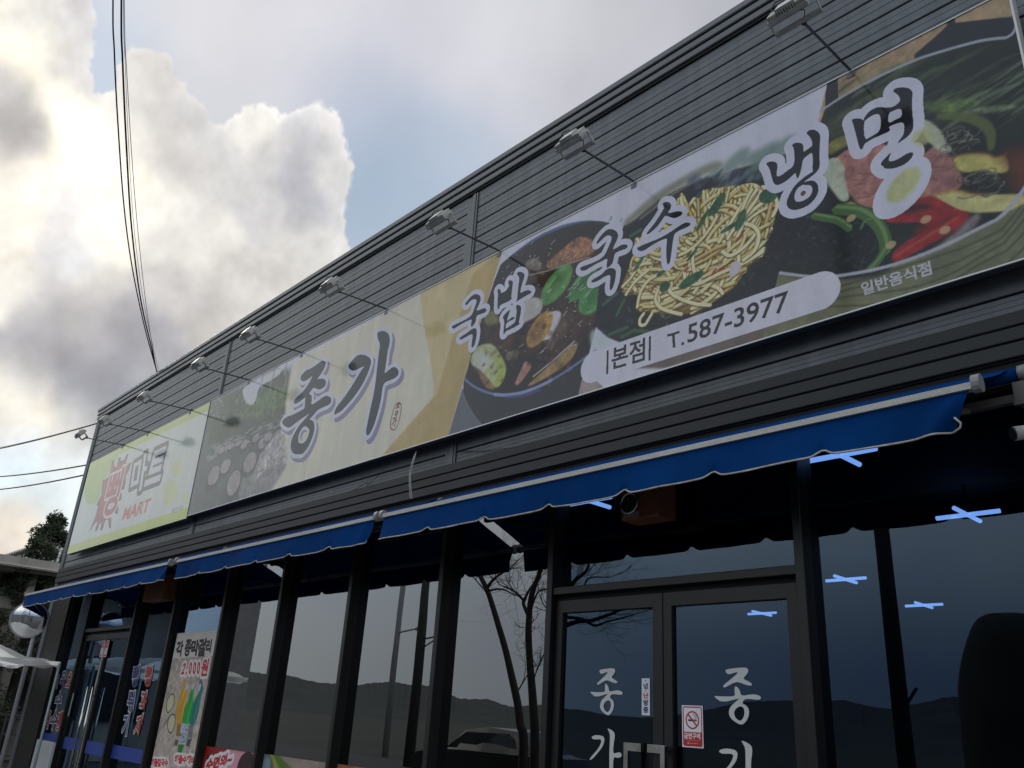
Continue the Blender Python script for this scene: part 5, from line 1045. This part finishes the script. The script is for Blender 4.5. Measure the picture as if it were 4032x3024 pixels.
notice('no_smoking_sign', .147, .228, 2400, (232, 232, 236), d_ns, -3.215, 1.528, DY - .002, 'red and white no smoking notice on the right door leaf')
def d_st(c):
    c.fill(c.ell((.0315, .2), .004, .005), (20, 20, 24))
    for ch, z, col in (('냉', .155, (24, 30, 110)), ('난', .100, (196, 40, 40)), ('방', .059, (24, 30, 110)), ('중', .018, (24, 30, 110))): c.text(ch, (.012, z), (.043, 0), (0, .036), col, .045)
    c.fill(c.ell((.0315, .143), .004, .004), (24, 30, 110))
notice('heating_notice', .064, .215, 2400, (224, 228, 230), d_st, -3.517, 1.690, DY - .002, 'narrow white strip notice with blue and red letters on the left door leaf')
def d_push(c):
    c.fill([(0, .13), (.11, .13), (.11, .22), (0, .22)], (196, 40, 40)); c.fill([(.01, .01), (.10, .01), (.10, .035), (.01, .035)], (196, 40, 40)); c.text('미시오', (.01, .155), (.034, 0), (0, .04), (240, 240, 240), .02)
notice('door_notice', .12, .23, 500, (214, 206, 206), d_push, xm2 - .145, 2.13, GY - .058, 'red and white notice on the left of the mart door strip', group='paired red and white notices on the mart door')
notice('door_notice', .12, .23, 500, (214, 206, 206), d_push, xm2 + .025, 2.13, GY - .058, 'red and white notice on the right of the mart door strip', group='paired red and white notices on the mart door')
tag(MB().box(-14.37, -14.31, GY - .059, GY - .057, 1.30, 1.62).build('door_plate', mat('pale_green_plate', (.25, .32, .29), .5)), 'pale green upright strip on the left leaf of the mart door', 'plate')
# the rice wine poster
PX0, PX1, PZ0, PZ1, PY = -10.97, -9.77, .62, 2.395, GY - .02
c3 = Canvas(PX0, PX1, PZ0, PZ1, 330, (190, 176, 164), PY)
c3.a *= (1 + (fbm2(c3.H, c3.W, 14, 5, 41)[..., None] - .5) * .5)
Z9 = ((650, 2450), 6.636)
c3.fill([(PX0, 2.09), (PX1, 2.11), (PX1, PZ1), (PX0, PZ1)], (224, 218, 208))
for i in range(22): x = RN.uniform(PX0, PX1); z = RN.uniform(.7, 2.2); c3.stroke([(x, z), (x + RN.uniform(-.1, .1), z + RN.uniform(.05, .3))], .006, (120, 100, 90), .5)
def F3(ch, c, col, gr=.02, b=.05): c3.fit(ch, c, (232, 230, 226), b, gr, o=Z9[0], k=Z9[1]); c3.fit(ch, c, col, b, o=Z9[0], k=Z9[1])
BK = (62, 52, 56); RD = (206, 52, 48)
F3('각', [(262, 915), (440, 905), (315, 500)], BK, 0); F3('종', [(480, 905), (640, 895), (548, 460)], BK, 0); F3('막', [(640, 890), (850, 880), (700, 470)], BK, 0); F3('걸', [(815, 905), (1020, 895), (895, 435)], BK, 0); F3('리', [(1050, 830), (1190, 830), (1090, 450)], BK, 0)
for ch, c in (('2', [(405, 1370), (490, 1365), (480, 1070)]), (',', [(520, 1400), (560, 1385), (545, 1300)]), ('0', [(605, 1370), (680, 1365), (640, 1045)]), ('0', [(710, 1370), (790, 1365), (745, 1040)]), ('0', [(820, 1370), (895, 1365), (855, 1035)]), ('원', [(910, 1420), (1090, 1410), (985, 965)])): F3(ch, c, RD, .03, .04)
Z10 = ((550, 2700), 3.687)
def bottle(path, w, col, cap=None, o=Z10):
    q = c3.P(path, *o); n = len(q); c3.stroke(q, [w * k for k in (.34, .4, .7, 1, 1, .9)][:n], col, 1, 1); c3.stroke([(a + w * .18, b) for a, b in q[1:]], w * .14, [min(255, v * 1.5) for v in col], .6, 1)
bottle([(650,-60),(640,40),(610,160),(580,300),(590,440),(590,520)], .20, (206, 160, 40)); bottle([(680,40),(680,90),(650,200),(620,330),(610,440),(600,510)], .17, (214, 150, 60))
bottle([(880,-60),(900,60),(850,200),(810,330),(780,440),(775,515)], .20, (40, 120, 116)); bottle([(765,20),(760,90),(740,230),(700,360),(680,470),(670,545)], .23, (40, 160, 66))
for q_, col in (((685, 20), (200, 206, 216)), ((770, 15), (200, 206, 216)), ((872, 20), (200, 206, 216))): c3.fill(c3.ell(c3.P([q_], *Z10)[0], .03, .04), col)
c3.fill(c3.P([(545,560),(600,560),(580,740),(525,730)], *Z10), (150, 110, 40), .9, 1); c3.fill(c3.P([(620,540),(700,560),(650,860),(560,850)], *Z10), (180, 196, 210), .95, 1); c3.fill(c3.P([(710,570),(780,560),(760,760),(690,750)], *Z10), (120, 120, 126), .9, 1)
c3.fill(c3.P([(560,850),(650,860),(600,990),(550,960)], *Z10), (40, 130, 60), 1, 1); c3.fill(c3.P([(520,780),(570,790),(540,880),(500,860)], *Z10), (110, 80, 40), .9, 1); c3.fill(c3.P([(690,780),(760,770),(720,890),(670,870)], *Z10), (80, 76, 80), .9, 1)
for i in range(26): q = c3.P([(RN.uniform(590, 680), RN.uniform(580, 830))], *Z10)[0]; c3.fill(c3.ell(q, .012, .01, RN.random() * 3, 5), (60, 60, 80), .8)
for P_ in ([(478,125),(500,150),(495,260),(455,350),(405,395),(392,330),(400,220),(440,150)], [(485,420),(515,450),(505,580),(470,670),(430,680),(408,600),(415,500),(450,435)]):
    q = smooth_poly(c3.P(P_, *Z10)); c3.fill(q, (86, 70, 62), 1, 0, .014); c3.fill(q, (206, 200, 160), 1)
for P_ in ([(210,730),(330,580),(430,450)], [(225,760),(340,600),(430,480)], [(385,190),(430,100),(480,0)]): c3.stroke(c3.P(P_, *Z10), .012, (90, 76, 66), .8)
c3.fit('해물칼국수', [(160, 1175), (410, 1185), (165, 1055)], (232, 228, 226), .05, .025, o=Z10[0], k=Z10[1]); c3.fit('해물칼국수', [(160, 1175), (410, 1185), (165, 1055)], RD, .05, o=Z10[0], k=Z10[1])
c3.fit('해물수제비', [(500, 1130), (790, 1150), (515, 1000)], (232, 228, 226), .05, .025, o=Z10[0], k=Z10[1]); c3.fit('해물수제비', [(500, 1130), (790, 1150), (515, 1000)], RD, .05, o=Z10[0], k=Z10[1])
c3.fill([(-10.25, .62), (-9.77, .62), (-9.77, .80), (-10.1, .84)], (170, 186, 186), .9, 4)
pp = thing('standing_poster', (-10.37, PY, PZ0), 'tall paper poster of rice wine bottles with a price in red, propped against the glass', 'poster')
panel('poster_sheet', PX0, PX1, PZ0, PZ1, PY, image_mat('rice_wine_poster_print', c3.a, .6, .3), pp, .012)
# low food posters along the foot of the windows
def low_poster(i, x0, x1, zt, draw, lab_):
    c = Canvas(x0, x1, .42, zt, 260, (200, 150, 150), GY - .02); draw(c, x0, x1, zt)
    o = panel('low_poster', x0, x1, .42, zt, GY - .012, image_mat('low_poster_print', c.a, .5, .4), None, .004); tag(o, lab_, 'poster', 'food posters along the foot of the windows')
Z11 = ((780, 2650), 4.424)
def lp1(c, x0, x1, zt):
    n = fbm2(c.H, c.W, 30, 4, 51)[..., None]; c.a[:] = np.array([.62, .12, .10]) * (.6 + .8 * n); c.fill([(x0 + .62, .4), (x0 + .55, zt), (x1, zt), (x1, .4)], (222, 158, 172), 1, 3)
    c.fill(smooth_poly(c.P([(130,1480),(180,1420),(240,1420),(280,1480),(270,1600),(200,1680),(110,1640)], *Z11)), (44, 30, 36)); c.fill(c.ell(c.P([(820, 1680)], *Z11)[0], .2, .16), (60, 36, 34))
    for gr, col in ((.035, (232, 228, 228)), (0, (190, 34, 40))): c.fit('수면의~', [(105, 1720), (560, 1600), (150, 1500)], col, .06, gr, o=Z11[0], k=Z11[1])
def lp2(c, x0, x1, zt):
    n = fbm2(c.H, c.W, 40, 4, 52)[..., None]; c.a[:] = np.array([.60, .54, .50]) * (.75 + .5 * n); c.fill([(x0, .4), (x0, zt), (x0 + .2, zt), (x0 + .3, .4)], (120, 72, 54), 1, 5)
    c.fill(c.P([(1225,1405),(1380,1425),(1640,1700),(1380,1700)], *Z11), (90, 120, 40), 1, 2); c.fill(c.P([(1225,1405),(1290,1420),(1420,1700),(1340,1700)], *Z11), (160, 170, 70), .9, 3)
    c.fill(c.ell(c.P([(1150, 1620)], *Z11)[0], .125, .10), (110, 136, 146), 1, 1); c.fill(c.ell(c.P([(1165, 1610)], *Z11)[0], .07, .07), (150, 172, 178), .8, 3)
def lp3(c, x0, x1, zt):
    n = fbm2(c.H, c.W, 30, 4, 53)[..., None]; c.a[:] = np.array([.66, .42, .32]) * (.7 + .6 * n); c.fill(c.ell((x0 + .7, zt - .3), .4, .2), (210, 190, 160), .8, 6)
low_poster(0, MX[4] + .03, MX[5] - .03, 1.165, lp1, 'red and pink food poster in the window beside the rice wine poster')
low_poster(1, MX[5] + .03, MX[6] - .03, 1.172, lp2, 'food poster with a green leaf stem and a grey-blue bulb')
low_poster(2, MX[6] + .03, MX[7] - .03, 1.175, lp3, 'brownish food poster barely entering the picture at the bottom edge')
# ------------------------------------------------------------------ traffic mirror and the tent at the left
MC = at(116, 2440, Y=-.42); t = thing('traffic_mirror', (MC.x, MC.y, MC.z), 'round convex mirror on a thin post at the left corner of the building', 'mirror')
MIR = mat('mirror_dome', (.75, .76, .78), .03, 1.0); RIM = mat('mirror_rim', (.30, .30, .33), .4)
nrm = (Vector((0, -3.0, 1.2)) - MC).normalized(); nrm = (nrm + Vector((.25, -.35, -.04))).normalized(); Q = nrm.to_track_quat('Z', 'Y').to_matrix()
m_ = MB(); RS_, RC = .27, .75; n = 36; m_.v.append(tuple(MC + Q @ Vector((0, 0, RC - math.sqrt(RC ** 2 - RS_ ** 2)))))
for k in range(1, 9):
    r = RS_ * k / 8; z = math.sqrt(RC ** 2 - r * r) - math.sqrt(RC ** 2 - RS_ ** 2)
    m_.v += [tuple(MC + Q @ Vector((r * math.cos(2 * math.pi * j / n), r * math.sin(2 * math.pi * j / n), z))) for j in range(n)]
for j in range(n): m_.f.append((0, 1 + j, 1 + (j + 1) % n))
for k in range(7):
    for j in range(n): a = 1 + k * n; m_.f.append((a + j, a + n + j, a + n + (j + 1) % n, a + (j + 1) % n))
m_.build('mirror_glass', MIR, t, True)
MB().tube([tuple(MC + Q @ Vector((.274 * math.cos(2 * math.pi * j / n), .274 * math.sin(2 * math.pi * j / n), .0))) for j in range(n + 1)], .013, 6, False).build('mirror_rim', RIM, t, True)
bk = MB(); bk.v = [tuple(MC + Q @ Vector((.27 * math.cos(2 * math.pi * j / n), .27 * math.sin(2 * math.pi * j / n), -.01))) for j in range(n)]; bk.f = [tuple(range(n))[::-1]]; bk.build('mirror_back', GREYP, t)
MB().tube([(MC.x, MC.y + .13, -.02), (MC.x, MC.y + .13, MC.z + .25)], .035, 10).build('post', RIM, t, True)
MB().tube([tuple(MC + Vector((0, .12, .1))), tuple(MC - nrm * .02)], .02, 6).build('clamp', GREYP, t)
# vinyl tent: white crumpled roof on poles, clear skirts
TENT = translucent_mat('white_tent_vinyl', (.80, .80, .79), .7, .38, .15, 2.5, .25, 5)
t = thing('market_tent', (-16.6, -3.1, 0), 'crumpled white vinyl tent roof on thin poles at the lower left corner', 'tent')
tx0, tx1 = -19.6, -14.6
def tz(x, y): return 2.26 + .16 * (x - tx1) / (tx0 - tx1) + .05 * math.sin(x * 3.1 + y * 2) + .03 * math.sin(y * 9 + x * 4) + .02 * math.sin(x * 13)
ty1 = at(232, 2612, X=-14.7).y; ty0 = ty1 - 2.6; v = []; f = []; nx, ny = 40, 26
zc = at(232, 2612, X=-14.7).z
for i in range(nx + 1):
    for j in range(ny + 1):
        x = tx0 + (tx1 - tx0) * i / nx; y = ty0 + (ty1 - ty0) * j / ny; v.append((x, y, zc + (.34 - .34 * abs(2 * j / ny - 1.0)) * .6 + .04 * math.sin(x * 3.1 + y * 2) + .03 * math.sin(y * 9 + x * 4) + .02 * math.sin(x * 13 + y)))
for i in range(nx):
    for j in range(ny): a = i * (ny + 1) + j; f.append((a, a + ny + 1, a + ny + 2, a + 1))
MB().tri_raw(v, f).tri_raw([(a, b, c - .004) for a, b, c in v], [q[::-1] for q in f]).build('tent_roof', TENT, t, True)
fr_ = MB(); TP = mat('tent_pole_pale', (.32, .40, .42), .45, .2, noise=.15, nscale=9)
pq = Vector(CAM); az_p = math.atan2(at(70, 2830, Z=1.9).x - CAM.x, at(70, 2830, Z=1.9).y - CAM.y); rp = 14.2
for i_, (x, y) in enumerate(((CAM.x + rp * math.sin(az_p), CAM.y + rp * math.cos(az_p)), (tx1 + .02, ty1 - .02), (tx0, ty0), (tx0, ty1))): MB().tube([(x, y, -.016), (x, y, zc)], .022, 8).build('pole', TP, t, True)
fl_ = MB(); nn = 60
for edge in (((tx1, ty0), (tx1, ty1)), ((tx0, ty0), (tx1, ty0)), ((tx0, ty1), (tx1, ty1))):
    a, b = edge; n0 = len(fl_.v)
    for i in range(nn + 1):
        s_ = i / nn; x, y = a[0] + (b[0] - a[0]) * s_, a[1] + (b[1] - a[1]) * s_; w = .02 * math.sin(s_ * 40); fl_.v += [(x + w, y - w, zc + .02), (x - w, y + w, zc - .05 - .02 * math.sin(s_ * 17))]
    for i in range(nn): q = n0 + 2 * i; fl_.f.append((q, q + 2, q + 3, q + 1))
fl_.build('tent_valance', TENT, t, True)
# ------------------------------------------------------------------ behind the left corner: old building, warehouse, tree
OLD = mat('weathered_brown_render', (.33, .30, .27), .9, noise=.35, nscale=1.2, bump=.4, bscale=8, stretch=(1, 1, .35)); OLDL = mat('pale_stained_render', (.56, .53, .47), .9, noise=.3, nscale=1.5, stretch=(1, 1, .3))
t = thing('old_building', (-30, 5, 0), 'old brown flat-roofed building with a dark fascia and pale wall panels', 'building')
MB().box(-24.6, -24.0, -6, 14, 4.47, 4.72).build('fascia', OLD, t); MB().box(-38, -24.3, -6, 14, 4.40, 4.66).build('roof', OLD, t)
MB().box(-37.5, -25.2, -5.5, 13.5, 0, 4.40).build('wall', OLD, t)
for y0, y1, z0, z1 in ((.65, 1.02, 3.35, 4.18), (1.08, 1.52, 3.55, 4.25), (-.6, .5, 3.3, 4.15), (1.70, 2.4, 3.2, 4.3), (2.5, 3.6, 3.2, 4.3)): MB().box(-25.28, -25.12, y0, y1, z0, z1).build('wall_panel', OLDL, t)
for y in (.0, 1.62, 3.2, -2.5): MB().box(-24.75, -24.55, y - .09, y + .09, 0, 4.47).build('column', OLD, t)
MB().box(-24.05, -23.98, -6, 14, 4.50, 4.53).build('gutter', OLDL, t)
for y0, y1 in ((-5, -3), (-2.2, -.4), (.2, 1.4), (2.0, 3.4)): MB().box(-25.26, -25.1, y0, y1, 1.0, 2.6).build('window', mat('dark_old_glass', (.02, .022, .025), .15), t)
CORR = mat('pale_corrugated_roof', (.42, .43, .43), .45, .2, noise=.15, nscale=1); t = thing('warehouse', (-48, 8, 0), 'pale ribbed metal warehouse with a window strip behind the brown building', 'building')
rb = MB(); prf = []
for k in range(110): x = -66 + k * .36; prf += [(x, 0), (x + .10, 0), (x + .13, .07), (x + .20, .07), (x + .23, 0)]
n0 = len(prf)
rb.v = [(x, 3.6, 6.45 + h + (x + 33) * -.008) for x, h in prf] + [(x, 7.6, 7.85 + h + (x + 33) * -.008) for x, h in prf]
rb.f = [(i, i + 1, n0 + i + 1, n0 + i) for i in range(n0 - 1)]; rb.build('roof', CORR, t)
MB().box(-66, -27.5, 3.9, 12, 0, 6.42).build('wall', OLDL, t); MB().box(-66, -27.4, 3.84, 3.9, 6.34, 6.44).build('eave', WHITEP, t)
for k in range(26): x = -58 + k * 1.15; MB().box(x, x + .9, 3.84, 3.92, 5.72, 6.28).build('window', mat('hazy_window', (.30, .34, .34), .2), t)
MB().box(-66, -27.4, 3.80, 3.86, 5.60, 5.68).build('sill', WHITEP, t)
# tree at the corner: dense small needles in clumps
LEAF = mat('dark_evergreen', (.035, .05, .026), .8, noise=.5, nscale=3, dirt=(.06, .075, .035)); BARK = mat('bark', (.05, .042, .035), .9, noise=.4, nscale=9, bump=.6, bscale=20)
def evergreen(x, y, h, w, lab_, seed, n=9000, zb=.8):
    R_ = random.Random(seed); t = thing('evergreen_tree', (x, y, 0), lab_, 'tree')
    MB().tube([(x, y, -.02), (x + .05, y, h * .5), (x, y + .05, h * .93)], [w * .07, w * .05, .02], 8).build('trunk', BARK, t, True)
    v = []; f = []; cl = []
    for i in range(150):
        u_ = R_.random() ** .8; z = zb + (h - zb) * u_; r = w * .5 * (1 - u_ ** 1.7) * R_.uniform(.35, 1.1) + .08; a = R_.uniform(0, 6.283); cl.append((x + r * math.cos(a), y + r * math.sin(a), z, R_.uniform(.18, .42) * (1.15 - .6 * u_)))
    for i in range(n):
        c = R_.choice(cl); d = Vector((R_.gauss(0, 1), R_.gauss(0, 1), R_.gauss(0, .8))); d = d.normalized() * c[3] * R_.random() ** .4; p = Vector(c[:3]) + d
        o = Vector((R_.gauss(0, 1), R_.gauss(0, 1), R_.gauss(.5, .8))).normalized() * R_.uniform(.05, .13); s_ = o.cross(Vector((R_.random(), R_.random(), .3))).normalized() * .022
        k = len(v); v += [tuple(p - s_), tuple(p + s_), tuple(p + o)]; f.append((k, k + 1, k + 2))
    MB().tri_raw(v, f).build('crown', LEAF, t)
    br_ = MB()
    for i in range(10): c = cl[i]; br_.tube([(x, y, c[2] - .3), tuple(c[:3])], [.03, .01], 5)
    br_.build('branches', BARK, t)
TP1 = at(232, 2085, Y=1.9); evergreen(TP1.x - .5, 1.9, TP1.z + .35, 3.3, 'dark evergreen tree squeezed behind the left corner of the building', 4, 30000)
TP2 = at(150, 2380, Y=2.6); evergreen(TP2.x, 2.6, 3.9, 1.6, 'smaller dark evergreen in front of the old brown building', 6, 7000)
# clutter in front of the old building, low at the left
t = thing('low_fence', (-20.5, .9, 0), 'low dim fence with thin rails beside the old building', 'fence')
for k in range(9): MB().box(-20.6, -20.56, -.9 + k * .35, -.87 + k * .35, -.02, 1.15).build('post', STEELD, t)
for z in (.35, .75, 1.12): MB().box(-20.58, -20.55, -.95, 2.0, z, z + .04).build('rail', STEELD, t)
# ------------------------------------------------------------------ what the glass mirrors, standing behind the photographer
def mir(az, el, r):
    """the real place of something seen in the glass under (azimuth, elevation) at path length r"""
    a = math.radians(az); yv = CAM.y + r * math.cos(a); return Vector((r * math.sin(a), 2 * GY - yv, CAM.z + r * math.tan(math.radians(el))))
CONC = mat('pole_concrete', (.34, .33, .34), .85, noise=.15, nscale=6); WOODP = mat('dark_pole', (.06, .055, .05), .8, noise=.2, nscale=6)
t = thing('utility_pole', mir(-53.0, -2.5, 32), 'dark utility pole with short cross braces mirrored in the fifth window', 'pole'); b = mir(-53.0, 0, 32)
MB().tube([(b.x, b.y, 0), (b.x, b.y, 10.5)], [.19, .13], 12).build('pole', WOODP, t, True); MB().tube([(b.x, b.y, 4.2), (b.x + .9, b.y, 4.3)], .03, 6).tube([(b.x, b.y, 3.85), (b.x + .9, b.y, 4.22)], .025, 6).build('brace', WOODP, t)
MB().tube([(b.x - 1.3, b.y, 8.2), (b.x, b.y, 7.3)], .04, 6).tube([(b.x - .9, b.y, 9.3), (b.x + .9, b.y, 9.3)], .06, 6).build('cross_arm', WOODP, t)
t = thing('street_lamp', mir(-54.5, -2.5, 38), 'paler street lamp post mirrored just left of the dark pole', 'street lamp'); b = mir(-54.5, 0, 38)
MB().tube([(b.x, b.y, 0), (b.x, b.y, 9.5)], [.15, .10], 12).build('post', CONC, t, True); MB().tube([(b.x, b.y, 4.9), (b.x + 1.2, b.y - .1, 5.05)], .035, 6).build('lamp_arm', CONC, t)
MB().tube([(b.x + 1.1, b.y - .1, 5.03), (b.x + 1.35, b.y - .1, 5.06), (b.x + 1.75, b.y - .1, 5.02)], [.05, .12, .06], 10).build('lamp_head', CONC, t, True)
t = thing('utility_pole', mir(-23.7, -5, 13), 'thick dark utility pole mirrored in the window right of the restaurant door', 'pole'); b = mir(-23.65, 0, 13)
MB().tube([(b.x, b.y, 0), (b.x, b.y, 11)], [.115, .09], 14).build('pole', WOODP, t, True); MB().tube([(b.x, b.y, 2.0), (b.x + .24, b.y, 2.34)], .022, 6).build('step_iron', WOODP, t)
t = thing('concrete_pillar', mir(-64.2, -2, 22), 'plain grey pillar mirrored in the window beside the rice wine poster', 'pillar'); b = mir(-64.4, 0, 24)
MB().box(b.x - .45, b.x + .35, b.y - .3, b.y + .3, 0, 6.2).build('shaft', CONC, t); MB().box(b.x - .5, b.x + .4, b.y - .35, b.y + .35, 0, .3).build('plinth', CONC, t)
ROCKM = mat('dark_boulder', (.075, .068, .055), .9, noise=.4, nscale=2, bump=.8, bscale=6); b = mir(-17.6, 0, 11.5)
m_ = MB(); nu, nv = 28, 22; R_ = random.Random(2)
for i in range(nv + 1):
    ph = math.pi * i / nv
    for j in range(nu):
        th = 2 * math.pi * j / nu; k = 1 + .05 * math.sin(th * 3 + ph * 4) + R_.uniform(-.012, .012); ex_ = abs(math.sin(ph)) ** .62
        m_.v.append((b.x + .62 * k * ex_ * math.cos(th), b.y + .40 * k * ex_ * math.sin(th), 1.50 + 1.62 * (abs(math.cos(ph)) ** .8) * (1 if math.cos(ph) > 0 else -1)))
for i in range(nv):
    for j in range(nu): a = i * nu; m_.f.append((a + j, a + nu + j, a + nu + (j + 1) % nu, a + (j + 1) % nu))
tag(m_.build('standing_stone', ROCKM, None, True), 'tall rounded dark standing stone mirrored at the right end of the glass', 'stone')
# bare trees, drawn from their mirror image
def bare_tree(r, az0, stems, lab_, seed, w0):
    R_ = random.Random(seed); yv = CAM.y + r * math.cos(math.radians(az0)); tr = MB(); br_ = MB()
    def V(u, v_): q = at(u, v_, Y=yv); return Vector((q.x, 2 * GY - yv, q.z))
    def twig(p, d, L_, w, dep, mb):
        pts = [p]; 
        for k in range(4):
            d = (d + Vector((R_.gauss(0, .22), R_.gauss(0, .22), R_.gauss(.05, .18)))).normalized(); pts.append(pts[-1] + d * L_ / 4)
        mb.tube(pts, [w * (1 - .17 * k) for k in range(5)], 5, False)
        if dep > 0:
            for k in (1, 2, 3, 4):
                if R_.random() < (.85 if dep > 1 else .6): nd = (d + Vector((R_.gauss(0, .8), R_.gauss(0, .8), R_.gauss(.15, .5)))).normalized(); twig(pts[k], nd, L_ * R_.uniform(.45, .7), w * .55, dep - 1, mb)
    base = None
    for n_, (path, wa, wb, tips) in enumerate(stems):
        P = [V(*p) for p in path]
        if n_ == 0 or path[0][1] > 2850: P = [Vector((P[0].x, P[0].y, -.02))] + P
        n = len(P); q = cat_rom(P, 5); ws = [wa + (wb - wa) * i / (len(q) - 1) for i in range(len(q))]
        (tr if (n_ == 0 or path[0][1] > 2850) else br_).tube(q, ws, 9)
        if base is None: base = P[0]
        for k in range(tips):
            i = R_.randrange(len(q) // 3, len(q)); p = q[i]; d = (q[min(i + 1, len(q) - 1)] - q[i - 1]).normalized(); nd = (d + Vector((R_.gauss(0, .7), R_.gauss(0, .6), R_.gauss(.1, .4)))).normalized(); twig(p, nd, R_.uniform(.35, .9), wb * .42, 3, br_)
        twig(q[-1], (q[-1] - q[-2]).normalized(), .8, wb * .8, 3, br_)
    t = thing('bare_tree', base, lab_, 'tree'); tr.build('trunk', BARK, t, True); br_.build('branches', BARK, t, True)
bare_tree(15, -46, [([(2105,2930),(2098,2770),(2086,2600),(2082,2460),(2095,2340),(2128,2250),(2150,2170)], .085, .035, 5), ([(2083,2430),(2062,2380),(2058,2360),(2020,2325),(1985,2310)], .035, .015, 5), ([(2062,2370),(2080,2330),(2105,2290)], .03, .012, 4), ([(2090,2400),(2120,2330),(2165,2320)], .02, .01, 6)], 'slim bare tree mirrored in the window left of the restaurant door', 11, .09)
bare_tree(13, -48, [([(2062,2940),(2048,2850),(2037,2763),(2000,2600),(1958,2450),(1920,2330),(1882,2250),(1860,2180)], .07, .03, 3), ([(1915,2315),(1950,2275),(2010,2235)], .03, .012, 5), ([(1925,2325),(1975,2320),(2030,2345)], .018, .008, 5)], 'leaning bare tree mirrored beside the slim one', 12, .08)
bare_tree(14, -42, [([(2195,2950),(2200,2700),(2215,2500),(2236,2330),(2240,2230)], .08, .04, 2), ([(2205,2480),(2280,2450),(2340,2445),(2400,2425),(2470,2400),(2540,2395)], .045, .012, 9), ([(2215,2430),(2300,2438),(2350,2465),(2400,2450),(2480,2430)], .03, .01, 7), ([(2236,2320),(2270,2280),(2310,2245),(2320,2200)], .04, .015, 6), ([(2225,2400),(2250,2320),(2235,2240)], .03, .012, 5), ([(2300,2310),(2320,2275),(2400,2273)], .015, .008, 5)], 'spreading bare tree mirrored at the left edge of the restaurant door', 13, .09)
bare_tree(42, -69, [([(672,2800),(660,2560),(650,2440),(640,2400),(625,2330)], .2, .09, 3), ([(555,2545),(590,2510),(620,2470),(645,2440)], .06, .05, 3), ([(650,2480),(690,2420),(720,2380)], .09, .04, 4)], 'bare tree mirrored above the red and navy letters', 14, .07)
# a parked car behind the photographer, mirrored low in the glass
CARP = mat('dark_car_paint', (.015, .016, .018), .35, .2, coat=.5, coat_rough=.03); b = mir(-47.5, 0, 22)
t = thing('parked_car', (b.x, b.y, 0), 'dark parked car mirrored low in the windows left of the restaurant door', 'car')
prof2 = [(-2.25,.35),(-2.3,.62),(-2.15,.80),(-1.35,.92),(-.65,1.38),(.2,1.47),(1.1,1.42),(1.75,1.0),(2.15,.92),(2.28,.68),(2.25,.32)]
bd = MB(); ws = [(.86), (.88)]
for yy, sc in ((-.86, 1), (-.60, 1.0), (.60, 1.0), (.86, 1)):
    for x, z in prof2: zz_ = z if abs(yy) < .7 else min(z, .93) ; bd.v.append((b.x + x * (1 if abs(yy) < .7 else .985), b.y + yy, zz_))
k = len(prof2)
for j in range(3):
    for i in range(k - 1): bd.f.append((j * k + i, j * k + i + 1, (j + 1) * k + i + 1, (j + 1) * k + i))
bd.f += [tuple(range(k)), tuple(range(3 * k, 4 * k))[::-1], (0, k, 2 * k, 3 * k, 4 * k - 1, 3 * k - 1, 2 * k - 1, k - 1)]
bd.build('body', CARP, t)
for x in (-1.4, 1.4):
    for y in (-.80, .80): MB().tube([(b.x + x, b.y + y - .1, .33), (b.x + x, b.y + y + .1, .33)], .33, 20).build('wheel', BLACKR, t)
for y in (-.872, .872): MB().poly([(b.x - 1.1, b.y + y * .93, .96), (b.x - .55, b.y + y * .8, 1.33), (b.x + 1.0, b.y + y * .8, 1.36), (b.x + 1.45, b.y + y * .93, 1.0)]).build('side_window', mat('car_glass', (.02,.02,.022), .05), t)
